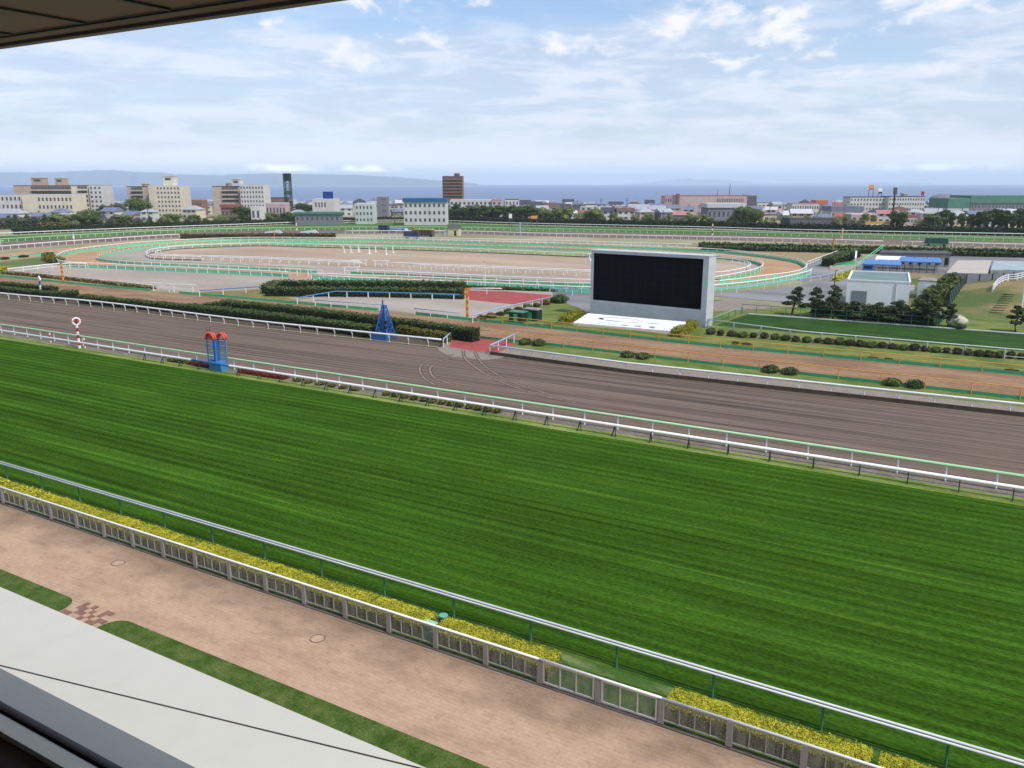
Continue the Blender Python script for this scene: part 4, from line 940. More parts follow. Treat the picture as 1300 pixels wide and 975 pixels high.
for sx in (-2.3, 2.3): M().tube([(sx,-1.2,.4),(sx,1.2,.4)], .4, n=10).build('wheel', m_black, o)
# green equipment cabins below the screen
for i, (px, py, w_, lab) in enumerate([(658,408.5,1.9,'dark green equipment cabin near the orange rail, left of two'), (676,406.5,2.0,'dark green equipment cabin with pale roof, right of two')]):
    x, y = g(px, py); o = thing('equipment_cabin', lab, 'cabin', (x, y, 0), 'green equipment cabins', R(-3))
    M().box(-w_*.6,-.8,0,w_*.6,.8,1.45+.2*i).build('body', m_dkgreen, o); M().box(-w_*.65,-.9,1.452+.2*i,w_*.65,.9,1.6+.2*i).build('roof', m_postgreen if not i else m_conc, o)
    M().box(-.35,-.83,.1,.35,-.79,1.3).build('door', m_green, o)

# ================================================================== BIG SCREEN
P0 = Vector((*g(749, 400.6), 0)); P1 = Vector((*g(895.4, 416), 0)); ux = (P1-P0); WS = ux.length; ang = math.atan2(ux.y, ux.x)
sc_ = thing('screen_board', 'huge black video screen in a grey cabinet facing the stand', 'video screen', tuple(P0), rotz=ang)
HS = 10.05
m_cab = paint('cabinet_grey', (0.52, 0.545, 0.58), 0.5); m_cabw = paint('cabinet_light', S(205, 208, 212), 0.5)
m_scr = mat('screen_face', (0.0022, 0.0024, 0.005), 0.5, 0.2, 0.3, spec=0.03)
DP = 2.55
m = M(); m.box(0, 0.25, 0, WS, DP, HS, 0); m.build('cabinet', m_cab, sc_)
fx0, fx1, fz0, fz1 = .55, WS-.95, 2.55, HS-.42
f = M(); f.box(0,0,0,WS,.248,fz0-.25).box(0,0,fz0-.25,fx0-.12,.248,HS).box(fx1+.12,0,fz0-.25,WS,.248,HS).box(fx0-.12,0,fz1+.08,fx1+.12,.248,HS); f.build('front_frame', m_cab, sc_)
f = M(); f.box(fx0-.12,.06,fz0-.25,fx1+.12,.247,fz0-.02).build('lower_bezel', m_cab, sc_)
m = M(); m.box(fx0-.12,.05,fz0-.02,fx1+.12,.246,fz1+.08); m.build('screen', m_scr, sc_)
gr = M()
for k in range(1, 12): xk = fx0+(fx1-fx0)*k/12; gr.box(xk-.008,.046,fz0,xk+.008,.0495,fz1)
for k in range(1, 7): zk = fz0+(fz1-fz0)*k/7; gr.box(fx0,.0455,zk-.008,fx1,.049,zk+.008)
gr.build('module_joint', mat('joint', (0.006,0.006,0.010), .5), sc_)
m = M(); m.box(-.08,-.06,HS+.002,WS+.08,DP+.06,HS+.14); m.build('top_cap', m_cab, sc_)
sd = M()
for k in range(1, 5): sd.box(WS+.001,DP*k/5-.015,0,WS+.012,DP*k/5+.015,HS)
sd.build('side_joint', m_alu, sc_)
# sloping white flower-bed board with the course map and lettering
pb = thing('sloping_board', 'white sloping board with course map and lettering below the screen', 'sign', tuple(P0), rotz=ang)
m_board = mat('board_white', (0.80, 0.80, 0.80), 0.6, 0.04, 0.8)
cr = lambda px, py, z: Vector((*g(px, py, z), z))
inv = Matrix.Rotation(-ang, 3, 'Z')
loc = lambda v: inv @ (v - P0)
ZB0, ZB1 = .40, 1.35
bl, br, tr_, tl_ = loc(cr(727.6, 409.6, ZB0)), loc(cr(853.5, 420.3, ZB0)), loc(cr(870.8, 408.6, ZB1)), loc(cr(746.5, 397.6, ZB1))
tr_.y = min(tr_.y, -.06); tl_.y = min(tl_.y, -.06)
m = M(); V = [bl, br, tr_, tl_]; base = [Vector((v.x, v.y, 0)) for v in V]
m.add(base+V, [(3,2,1,0),(4,5,6,7),(0,1,5,4),(1,2,6,5),(2,3,7,6),(3,0,4,7)]); m.build('board', m_board, pb)
nrm = (br-bl).cross(tl_-bl).normalized()
def onb(u, v, lift=.012):
    return (bl*(1-u)+br*u)*(1-v) + (tl_*(1-u)+tr_*u)*v + nrm*lift
def strip(name, uv, w, mt):
    pts = [onb(u, v) for u, v in uv]; m = M(); m.tube(pts, w, n=5, caps=True); m.build(name, mt, pb)
ov = smooth([(.26,.52),(.20,.62),(.26,.74),(.40,.80),(.55,.76),(.62,.62),(.80,.55),(.62,.5),(.45,.46)], 6, True)
strip('course_map', ov, .05, paint('map_line', S(176,186,160)))
strip('course_map_inner', smooth([(.27,.46),(.40,.42),(.55,.44),(.60,.5)], 5), .06, paint('map_teal', S(120,180,168)))
strip('course_map_spur', smooth([(.19,.58),(.215,.55),(.235,.53)], 4), .16, m_dkgreen)
strip('course_map_spur', smooth([(.62,.60),(.72,.52),(.84,.58)], 4), .035, paint('map_tan', S(196,170,140)))
def text_mesh(s, size, name, mt):
    cu = bpy.data.curves.new('t', 'FONT'); cu.body = s; cu.size = size; cu.extrude = .012; cu.align_x = 'CENTER'; cu.align_y = 'CENTER'
    o = bpy.data.objects.new('t', cu); COL.objects.link(o)
    dg = bpy.context.evaluated_depsgraph_get(); me = bpy.data.meshes.new_from_object(o.evaluated_get(dg)); me.name = name
    COL.objects.unlink(o); bpy.data.objects.remove(o); me.materials.clear(); me.materials.append(mt); return me
bx_ = (br-bl).normalized(); by_ = nrm.cross(bx_)
rotm = Matrix((bx_, by_, nrm)).transposed().to_4x4()
for i, ch in enumerate('函館競馬場'):
    me = text_mesh(ch, 1.05, 'lettering', m_black if i else m_sill)
    o = put(me, 'lettering', pb); o.matrix_local = Matrix.Translation(onb(.235 + i*.135, .22, .014)) @ rotm
for (px, py, lab) in ((724, 404.5, 'left'), (868.5, 419.5, 'right')):
    a, b = ((715,406.5),(736,397.5)) if lab == 'left' else ((858,423.5),(879,411.5))
    hedge('golden clipped hedge at the %s end of the white sloping board' % lab, gl([a, b], .5), 1.5, 1.0, .16, 70, leaf_mat('lime_leaf', S(116,122,28), S(172,168,58), 2), l_yellow_core)
# ================================================================== LAWN, FENCES AND BUILDINGS ON THE RIGHT
loop_sheet('parade_lawn', gl([(908,413.5),(950,399.3),(1190,416.6),(1290,424)]) + [(40,134),(40,111.3)] + gl([(1300,446.3)]), 0.05, m_grass_dark)
struct('lawn_kerb', M().board(gl([(950,399),(1190,416.3),(1290,423.7)])+[(38,134.3)], 0.0, 0.16, 0.18), m_white)
lf = [g(898,416.5)] + [(-20,110.6),(0,110.6),(40,110.8)]
rail('white lawn fence with pale concrete posts behind the bush row', lf, 1.25, m_white, paint('pale_post', S(186,190,196)), 4.1, r=0.06, pr=0.13, low=(0.35, 0.03, m_white), cat='fence', name='lawn_fence', group='fences round the parade lawn')
rail('teal rail fence on the left end of the parade lawn', gl([(898,416.5),(942,398.8)]), 1.2, paint('teal_rail', S(150,196,186)), m_postgreen, 3.0, r=0.05, pr=0.05, low=(0.6, 0.025, m_postgreen), cat='fence', name='lawn_fence', group='fences round the parade lawn')
rail('dark green pipe fence between parade lawn and pine trees', gl([(942,398.3),(1060,406.5),(1189,416)]), 1.5, m_postgreen, m_postgreen, 2.2, r=0.045, pr=0.05, low=(0.75, 0.03, m_postgreen), cat='fence', name='lawn_fence', group='fences round the parade lawn')
rail('short dark green fence closing the right end of the pine bed', gl([(1189,416),(1199,405)]), 1.5, m_postgreen, m_postgreen, 2.0, r=0.06, pr=0.05, board=(0.1, 1.3, m_dkgreen), cat='fence', name='lawn_fence', group='fences round the parade lawn')
# warehouse
HW = 4.7
wc = [g(1076,356,HW), g(1156,359.5,HW), g(1171.5,349.8,HW), g(1097,345.3,HW)]
c0 = Vector((*wc[0], 0)); e = Vector((*wc[1], 0)) - c0; wa = math.atan2(e.y, e.x); WL = e.length; WD = (Vector((*wc[3], 0)) - c0).length
wh = thing('warehouse', 'white flat roofed warehouse with grey roller door behind the pines', 'warehouse', tuple(c0), rotz=wa)
m_whw = mat('warehouse_wall', (0.80, 0.81, 0.84), 0.6, 0.03, 1.0, stretch=(1,1,.1), fine=0.03, fscale=3)
M().box(0,0,0,WL,WD,HW).build('wall', m_whw, wh)
M().box(.25,.3,HW+.002,WL-.25,WD-.25,HW+.03).build('roof', mat('roof_sheet', S(128,150,148), .6, .12, .6, stretch=(.3,1,1)), wh)
p_ = M(); p_.box(-.05,-.05,HW+.001,WL+.05,.2,HW+.22); p_.box(-.05,.201,HW+.001,.2,WD+.05,HW+.22); p_.box(WL-.2,.201,HW+.001,WL+.05,WD+.05,HW+.22); p_.box(.201,WD-.2,HW+.001,WL-.201,WD+.05,HW+.22); p_.build('parapet', m_whw, wh)
M().box(.75,-.04,0,3.1,-.003,3.1).build('roller_door', mat('roller', S(150,156,166), .5, .05, 4, stretch=(.1,.1,6)), wh)
M().box(WL-1.5,-.04,0,WL-.6,-.003,2.1).build('side_door', m_alu, wh)
M().tube([(WL-2.0,-.08,0),(WL-2.0,-.08,HW)], .06, n=6).build('downpipe', m_alu, wh)
M().box(WL+.05,1.2,3.3,WL+.7,1.7,3.7).build('vent_hood', m_alu, wh); M().box(WL+.05,3.8,3.5,WL+.8,4.3,3.9).build('vent_hood', m_alu, wh)
sb = [g(1166,356,3.3), g(1189,357.5,3.3), g(1189.5,353.5,3.3), g(1172,352,3.3)]
sh_ = thing('shed', 'low white shed with flat roof joined behind the warehouse', 'shed', (*sb[0], 0)); rel = [(a-sb[0][0], b-sb[0][1]) for a, b in sb]
M().prism(rel, 0, 3.2).build('wall', m_whw, sh_); cx = sum(a for a, b in rel)/4; cy = sum(b for a, b in rel)/4
M().prism([((a-cx)*1.05+cx, (b-cy)*1.05+cy) for a, b in rel], 3.202, 3.4).build('roof', m_conc, sh_); M().box(rel[1][0]-1.6, rel[1][1]-.9, .1, rel[1][0]-.7, rel[1][1]-.2, 2.1).build('door', m_alu, sh_)
# beige flat roof and grey wall
bw = gl([(1216,330.5),(1259,330.5),(1253.5,347.3),(1201.5,346)], 3.0)
bb = thing('flat_roof_building', 'low building with wide beige flat roof beside the pine row', 'building', (*bw[3], 0)); rel = [(a-bw[3][0], b-bw[3][1]) for a, b in bw]
M().prism(rel, 0, 2.9).build('wall', mat('wall_grey', S(140,142,150), .8, .08, 1), bb)
M().prism(rel, 2.902, 3.0).build('roof', mat('beige_roof', S(206,196,184), .8, .06, .3, fine=.04, fscale=3), bb)
q = rel[3], rel[2]
for k in range(5):
    t = (k+.5)/5; x = q[0][0]+(q[1][0]-q[0][0])*t; y = q[0][1]+(q[1][1]-q[0][1])*t
    M().box(x-.5, y-.06, .9, x+.5, y+.02, 2.0).build('window', m_black, bb)
wl = gl([(1224.5,368.3),(1262,366.5),(1290,364)])
bwl = thing('panel_wall', 'grey panel wall closing the service yard above the mound', 'wall', (*wl[0], 0)); rel = [(a-wl[0][0], b-wl[0][1]) for a, b in wl]
M().board(rel, 0, 3.0, .15).build('panel', mat('panel_grey', S(134,136,146), .6, .06, 1), bwl)
for x, y, a in resample(offset(rel, -.12), 3.2): put(M().box(-.07,-.07,0,.07,.07,3.05).mesh('post', m_dkgreen), 'post', bwl, (x, y, 0), a)
gf = gl([(1203.5,390.5),(1225,368)])
sf = thing('slat_fence', 'tall green slatted fence beside the red footpath and pine row', 'fence', (*gf[0], 0)); rel = [(0,0), (gf[1][0]-gf[0][0], gf[1][1]-gf[0][1])]
M().board(rel, .05, 2.5, .06).build('slat_panel', mat('slat_green', S(104,122,118), .6, .1, 1.0, stretch=(1,1,8)), sf)
pm_ = M().box(-.06,-.06,0,.06,.06,2.7).mesh('post', m_dkgreen)
for x, y, a in resample(offset(rel, -.1), 2.6): put(pm_, 'post', sf, (x, y, 0), a)
loop_sheet('red_footpath', gl([(1204,396),(1212,396),(1227.5,369),(1224.8,369)]), 0.032, mat('pink_path', S(190,122,108), .9, .1, 1))
# tents
m_tblue = paint('tent_blue', S(104,152,216), .6); m_twhite = paint('tent_white', (0.8,0.8,0.82), .6)
def tent(label, px, py, m_, w=3.6, rz=0.0, grp='festival tents in the yard'):
    x, y = g(px, py); o = thing('tent', label, 'tent', (x, y, 0), grp, rz)
    c = M(); hw = w/2
    c.add([(-hw,-1.8,2.0),(hw,-1.8,2.0),(hw,1.8,2.0),(-hw,1.8,2.0),(-hw*.75,0,2.95),(hw*.75,0,2.95)], [(0,1,5,4),(2,3,4,5),(0,4,3),(1,2,5)])
    c.add([(-hw,-1.8,1.75),(hw,-1.8,1.75),(hw,1.8,1.75),(-hw,1.8,1.75),(-hw,-1.8,2.0),(hw,-1.8,2.0),(hw,1.8,2.0),(-hw,1.8,2.0)], [(0,1,5,4),(1,2,6,5),(2,3,7,6),(3,0,4,7)])
    c.build('canopy', m_, o)
    for sx in (-1, 1):
        for sy in (-1, 1): M().bar((sx*(hw-.06), sy*1.7, 0), (sx*(hw-.06), sy*1.7, 1.98), .07).build('pole', m_alu, o)
    return o
for i in range(3): tent('bright blue gable tent in the near row of the yard, %s from the left' % ordn(i), 1104+i*15.2, 345+i*.6, m_tblue, 3.0, .1)
for i in range(3): tent('bright blue gable tent in the far row of the yard, %s from the left' % ordn(i), 1150+i*17, 341.5+i*.6, m_tblue, 3.5, .1)
for i in range(4): tent('white gable tent in the far row of the yard, %s from the left' % ordn(i), 1116+i*9, 340+i*.3, m_twhite, 2.2, .1)
mf = gl([(1101,345.3),(1146,346.2),(1190,347)])
wf = thing('mesh_fence', 'dark green mesh fence in front of the blue tents', 'fence', (*mf[0], 0)); rel = [(a-mf[0][0], b-mf[0][1]) for a, b in mf]
m = M()
for z in np.arange(.1, 1.9, .12): m.board(rel, z, z+.035, .02)
m.build('mesh_panel', m_dkgreen, wf)
pm_ = M().box(-.05,-.05,0,.05,.05,1.95).mesh('post', m_dkgreen)
for x, y, a in resample(rel, 1.6): put(pm_, 'post', wf, (x, y, 0), a)
x, y = g(1102.5, 345.2); o = thing('drinks_kiosk', 'bright blue drinks kiosk at the left end of mesh fence', 'kiosk', (x, y-1.2, 0), rotz=.05)
M().box(-1.2,-.5,0,1.2,.5,1.8).build('body', m_skyblue, o); M().box(-1.3,-.7,1.802,1.3,.6,1.95).build('roof', m_tblue, o); M().box(-.9,-.53,.9,.9,-.502,1.5).build('counter_window', m_black, o)
lr = gl([(1121,317.6),(1200,318.6),(1207,321.8),(1118,320.3)], 3.4)
lo_ = thing('market_hall', 'long low hall with dark grey flat roof behind the tents', 'hall', (*lr[3], 0)); rel = [(a-lr[3][0], b-lr[3][1]) for a, b in lr]
M().prism(rel, 0, 3.1).build('wall', m_conc, lo_); cx = sum(a for a, b in rel)/4; cy = sum(b for a, b in rel)/4
M().prism([((a-cx)*1.04+cx, (b-cy)*1.1+cy) for a, b in rel], 3.102, 3.4).build('roof', mat('dark_roof', S(92,90,98), .7, .15, .4, fine=.15, fscale=1.5), lo_)
for k in range(8):
    t = (k+.5)/8; x = rel[3][0]+(rel[2][0]-rel[3][0])*t; y = rel[3][1]+(rel[2][1]-rel[3][1])*t
    M().box(x-.7, y-.06, .6, x+.7, y+.03, 2.3).build('window', m_black, lo_)
gh = gl([(1262,330),(1330,331),(1330,342),(1258,341)], 3.0)
go = thing('glass_hall', 'pale teal glass roofed hall at the right edge beyond the mound', 'hall', (*gh[3], 0)); rel = [(a-gh[3][0], b-gh[3][1]) for a, b in gh]
M().prism(rel, 0, 2.6).build('wall', mat('hall_wall', S(170,176,170), .6, .1, .8), go)
M().prism(rel, 2.602, 2.8).build('roof', mat('teal_glass', S(170,190,194), .35, .18, .35, fine=.1, fscale=1), go)
for k in range(7):
    t = k/7; x = rel[3][0]+(rel[2][0]-rel[3][0])*(t+.07); y = rel[3][1]+(rel[2][1]-rel[3][1])*(t+.07)
    M().box(x-.8, y-.06, .5, x+.8, y+.03, 2.2).build('window', mat('hall_glass', S(96,116,116), .3, .1, 1), go)
ud = gl([(1053,342),(1085,341),(1086,331),(1064,331)])
uw = thing('underpass', 'white underpass wall with green ramp panel and teal handrail', 'underpass', (*ud[0], 0)); rel = [(a-ud[0][0], b-ud[0][1]) for a, b in ud]
M().board([rel[1], rel[2]], 0, 2.6, .4).build('wall', m_twhite, uw); M().board([rel[0], rel[1]], 0, .9, .3).build('low_wall', paint('pinkish_wall', S(214,196,190)), uw)
M().add([(*rel[0],.2),(*rel[1],.25),(rel[1][0], rel[1][1]+.01, 2.0),(rel[0][0]+1.2,rel[0][1]+.5,1.5)], [(0,1,2,3)]).build('ramp_panel', m_green, uw)
M().tube([(rel[1][0]+.5, rel[1][1], 1.2), (rel[2][0]+6, rel[2][1]+4, 4.2)], .1, n=6).tube([(rel[1][0]+.5, rel[1][1], .6), (rel[2][0]+6, rel[2][1]+4, 3.6)], .08, n=6).build('handrail', m_teal, uw)
M().bar((rel[2][0]+6, rel[2][1]+4, 0), (rel[2][0]+6, rel[2][1]+4, 4.2), .12).build('handrail_post', m_teal, uw)
for i, (px, py, h, lab) in enumerate([(1058.5,372,4.2,'dark lamp post with white head left of the warehouse'), (904,378,3.2,'dark slim post just right of the big screen')]):
    x, y = g(px, py); o = thing('lamp_post', lab, 'lamp post', (x, y, 0)); M().tube([(0,0,0),(0,0,h)], [.09,.06], n=8).build('pole', m_sill_dk, o)
    M().bar((0,0,h),(.8,-.2,h+.1), .08).build('arm', m_sill_dk, o); M().box(.45,-.35,h+.02,1.2,-.05,h+.14).build('lamp_head', m_white if i == 0 else m_sill_dk, o)
# ------------------------------------------------------------------ mound with steps and white fence
mc = Vector((*g(1335, 377), 0)); MR, MHT = 26.0, 3.0
def mz(x, y):
    d = math.hypot((x-mc.x)/1.0, (y-mc.y)/1.25)/MR
    return MHT*(0.5+0.5*math.cos(math.pi*min(1, d)))
def gm(px, py):
    D = 90.0
    while D < 260:
        x, y, z = gd(px, py, D)
        if z <= mz(x, y): break
        D += .1
    return x, y, mz(x, y)
m = M(); NG = 44; vs = []; fs = []
for j in range(NG+1):
    for i in range(NG+1):
        x = mc.x - MR + 2*MR*i/NG; y = mc.y - MR*1.25 + 2.5*MR*j/NG; vs.append((x, y, mz(x, y) + 0.035))
for j in range(NG):
    for i in range(NG):
        a = j*(NG+1)+i; fs.append((a, a+1, a+NG+2, a+NG+1))
m.add(vs, fs)
struct('grass_mound', m, mat('mound_grass', S(92,112,48), .9, 0, .09, col2=S(158,140,96), fine=.25, fscale=4, lo=.45, hi=.62, detail=6), smooth=True)
st = [(1264,397.5),(1266.5,394.5),(1269,391.5),(1271,388.5),(1273,385.5),(1275,382.5),(1277,379.7),(1279,377),(1281.5,374.5)]
for i, (px, py) in enumerate(st):
    x, y, z = gm(px, py); s = M(); s.box(-.9,-.13,-.25,.9,.13,.10)
    tag(s.build('step', mat('step_wood', S(86,78,62), .8, .2, 3), loc=(x, y, z+.03), rotz=R(-6)), 'dark timber step set in the grass mound, %s from the bottom' % ordn(i), 'step', 'timber steps on the mound')
fp = smooth([gm(px, py)[:2] for px, py in [(1259.5,371.5),(1266,363.5),(1277,358),(1300,354),(1330,352),(1360,354)]], 6)
L = fp[0]; wf = thing('rail_fence', 'white three bar fence curving over the grass mound', 'fence', (*L, 0))
for h in (.45, .85, 1.25): M().tube([(x-L[0], y-L[1], mz(x, y)+h) for x, y in fp], .075, n=6).build('bar', m_white, wf)
pm_ = M().box(-.09,-.09,-.1,.09,.09,1.4).mesh('post', m_white)
for x, y, a in resample(fp, 1.8): put(pm_, 'post', wf, (x-L[0], y-L[1], mz(x, y)), a)
x, y = g(1294, 411); fpo = thing('flagpole', 'tall white flagpole at the right edge before the mound', 'flagpole', (x, y, 0))
M().tube([(0,0,0),(0,0,8.6)], [.13,.07], n=10).build('pole', m_white, fpo); M().ball((0,0,8.7), .12).build('finial', m_yellow, fpo); M().box(-.35,-.35,0,.35,.35,.3).build('base', m_conc, fpo)
x, y = g(1214, 416.5); eg = thing('egg_stone', 'white egg shaped stone ornament with leafy pattern on the lawn', 'ornament', (x, y+.6, 0))
M().ball((0,0,.85), 1, 0, 20, 12, (1.42,1.1,.98)).build('stone', mat('egg_paint', S(214,210,190), .6, 0, 1.6, col2=S(120,140,80), lo=.52, hi=.6), eg, smooth=True)
tag(put(bush_mesh(.85,.75,.12,320,l_hedge,l_bush_core), 'bush', None, (x+.45, y-.75, 0)), 'low dark bush leaning against the white egg stone', 'bush')

# ------------------------------------------------------------------ cloud pruned pines
l_pine = leaf_mat('pine_needles', (0.025,0.042,0.016), (0.075,0.098,0.036), 1.5)
l_pine2 = leaf_mat('pine_bright', (0.06,0.09,0.022), (0.16,0.19,0.055), 1.2)
m_bark = mat('bark', S(84,66,52), .9, .25, 4)
def pine_meshes(h, seed, lean=0.0, n=1500, spread=1.0):
    rs = random.Random(seed); t = M(); lob = []
    tr = [(lean*h*.0, 0, 0), (lean*h*.35, .05*h, h*.3), (lean*h*.7, -.03*h, h*.62), (lean*h, 0, h*.92)]
    t.tube(tr, [h*.045, h*.036, h*.024, h*.01], n=7)
    for k in range(9):
        f = .3+.65*k/8; a = k*2.4+rs.uniform(-.4, .4); rad = spread*h*.34*(1.1-f)*rs.uniform(.8, 1.25)
        base = Vector((lean*h*f, 0, h*f)); q = base + Vector((math.cos(a)*rad, math.sin(a)*rad, h*.04))
        t.tube([base - Vector((0,0,h*.05)), q], [h*.014, h*.006], n=5)
        s = spread*h*(.24-.12*f)*rs.uniform(.9, 1.25); lob.append((tuple(q), (s, s, h*.065)))
    lob.append(((lean*h, 0, h*.96), (h*.11, h*.11, h*.055)))
    P, N = crown_pts(lob, n); return t, M().leaves(P, .22, 0, N*.6, up=.5)
def plant(name, label, cat, tm, cm, lm, x, y, group, rz=0.0, s=1.0, z=0.0):
    o = thing(name, label, cat, (x, y, z), group, rz); o.scale = (s, s, s)
    put(tm, 'trunk', o); put(cm, 'crown', o); return o
for i, (px, py, yt, le, lab) in enumerate([(1005,400,367.5,.18,'leaning, leftmost, standing clear of the others'), (1034,402,368.5,0,'second from the left, above dark shrubs'), (1057.5,405,366.5,0,'with a thin top, before the warehouse left corner'), (1085,407,385.5,0,'squat, below the roller door'), (1112,409.5,387,.05,'squat, before the middle of the warehouse wall'), (1139,411,385,0,'broad, before the warehouse right corner'), (1171,414,377,0,'tall, right of the warehouse corner'), (1184,414.5,381,-.05,'tall, at the right end of pine bed'), (1203,415,389.5,.08,'small, beside the white egg stone'), (1289,421.5,394,.0,'at the right edge beside the flagpole')]):
    x, y = g(px, py); D = math.hypot(x, y); h = (py-yt)/1071*D*1.02
    t, c = pine_meshes(h, 40+i, le, 1500, 1.9 if 3 <= i <= 5 else 1.0)
    plant('pine_tree', 'cloud pruned pine, '+lab, 'pine tree', t.mesh('trunk', m_bark), c.mesh('crown', l_pine), l_pine, x, y, 'cloud pruned pines by the parade lawn', i*.9 if not le else YAW)
hedge('dark shrub belt under the pines, behind green pipe fence', smooth(gl([(1032,398.5),(1085,403),(1140,408.5),(1183,412)], 0), 3), 3.2, 1.9, .26, 24, leaf_mat('shrub_leaf', S(44,62,26), S(92,108,48), .8), l_hedge_core, name='shrub_belt', mo=l_hedge_shade, cat='shrubs')
prow = [(1168,398),(1176,391),(1184,385),(1191,380),(1197,375),(1203,371),(1208,367),(1213,363.5),(1175,400),(1184,393),(1191,387),(1197,381.5),(1203,376.5),(1208,371.5),(1212,367.5)]
for i, (px, py) in enumerate(prow):
    x, y = g(px, py); t, c = pine_meshes(random.uniform(2.7, 3.4), 80+i, 0, 700)
    tri = crown_pts([((0,0,1.5),(1.5,1.5,.95)), ((.4,.3,2.3),(1.1,1.1,.6))], 420); c.leaves(tri[0], .26, 0, tri[1]*.6)
    plant('pine_tree', 'bright pine by the slatted fence, %s from the front in %s line' % (ordn(i if i < 8 else i-8), 'left' if i < 8 else 'right'), 'pine tree', t.mesh('trunk', m_bark), c.mesh('crown', l_pine2), l_pine2, x, y, 'double row of pines', i*1.1)

# ================================================================== TREES BEYOND THE COURSE
LAND = [(8,'grey flats'),(58,'cream long block'),(110,'balcony flats'),(172,'brown flats'),(207,'cream tower flats'),(285,'red shop'),(320,'white slab flats'),(363,'lattice tower'),(415,'blue billboard'),(461,'pale green block'),(484,'concrete stair tower'),(538,'blue roofed dormitory'),(574,'brown tower block'),(610,'long white block'),(660,'light blue pole'),(700,'hanging tree gap'),(753,'slim white mast'),(815,'screen middle'),(862,'dark red tower'),(890,'pink building'),(927,'tall thin mast'),(955,'dark windowed block'),(985,'young tree row'),(1044,'orange roofed hall'),(1075,'purple roofed hall'),(1107,'orange sign'),(1137,'grey equipment pole'),(1172,'red sign'),(1218,'green gable hall'),(1270,'long green hall')]
LAND = [q for q in LAND if q[1] not in ('hanging tree gap', 'young tree row')]
def place(px):
    d = min(LAND, key=lambda q: abs(q[0]-px)); k = px - d[0]
    return ('below ' if abs(k) < 7 else ('left of ' if k < 0 else 'right of ')) + d[1]
def finish_auto():
    by = {}
    for o, ph, px in AUTO: by.setdefault(ph + '|' + place(px), []).append((px, o, ph))
    for key, L in by.items():
        L.sort(key=lambda q: q[0])
        for i, (px, o, ph) in enumerate(L):
            t = place(px); o['label'] = f'{ph} {t}' + ('' if len(L) == 1 else f', {ordn(i)} from left')
l_dark = leaf_mat('tree_dark', (0.036,0.07,0.022), (0.09,0.14,0.045), .35)
l_mid = leaf_mat('tree_mid', (0.075,0.12,0.035), (0.16,0.215,0.07), .35)
l_light = leaf_mat('tree_light', (0.14,0.19,0.055), (0.26,0.31,0.11), .35)
l_dull = leaf_mat('tree_dull', (0.065,0.085,0.05), (0.13,0.145,0.085), .35)
TM = {}
for kind in ('round', 'poplar', 'scrub', 'conifer'):
    for v in range(3):
        t, c = tree_meshes(kind, 10.0, 100+v+len(TM)); TM[kind, v] = (t.mesh('trunk', m_bark), c)
TC = {}
def crown_mesh(kind, v, lm):
    key = (kind, v, lm.name)
    if key not in TC: TC[key] = TM[kind, v][1].mesh('crown', lm)
    return TC[key]
def interp(tab, x):
    for (a, b), (c, d) in zip(tab, tab[1:]):
        if x <= c: return b+(d-b)*(x-a)/(c-a)
    return tab[-1][1]
BASE = [(-80,293),(0,290.5),(330,280.8),(400,279.5),(547,278.5),(630,280.2),(800,284),(1040,288.5),(1300,293.3),(1400,295.5)]
KN = {'round': 'round leafy tree', 'poplar': 'upright poplar tree', 'scrub': 'low bushy tree', 'conifer': 'dark narrow conifer'}
def far_tree(px, yt, kind, lm, word, dD=0, wide=1.0):
    yb = interp(BASE, px) - 1.6
    D = CH*1071/(yb-HOR) + dD + random.uniform(-4, 4)
    x, y, z = gd(px, HOR, D); h = CH - (yt-HOR)/1071*D
    h = max(3.0, h); s = h/10.0; v = random.randrange(3)
    o = thing('broadleaf_tree' if kind != 'conifer' else 'conifer_tree', 'tree', 'tree', (x, y, 0), 'trees beyond the far turf', random.uniform(0, 6.28)); wide *= 1.35; o.scale = (s*wide, s*wide, s)
    put(TM[kind, v][0], 'trunk', o); put(crown_mesh(kind, v, lm), 'crown', o)
    AUTO.append((o, word + ' ' + KN[kind], px))
hb = [gd(px, HOR, CH*1071/(interp(BASE, px)-HOR)-2)[:2] for px in range(-80, 1401, 40)]; hb2 = [gd(px, HOR, CH*1071/(interp(BASE, px)-HOR)+34)[:2] for px in range(-80, 1401, 40)]
loop_sheet('tree_belt_grass', hb + hb2[::-1], 0.02, mat('belt_grass', S(58,78,40), .95, 0, .15, col2=S(98,108,66), fine=.3, fscale=2))
random.seed(21)
L_, Dk, Md, Du = (l_light, 'pale green'), (l_dark, 'dark green'), (l_mid, 'mid green'), (l_dull, 'dull olive')
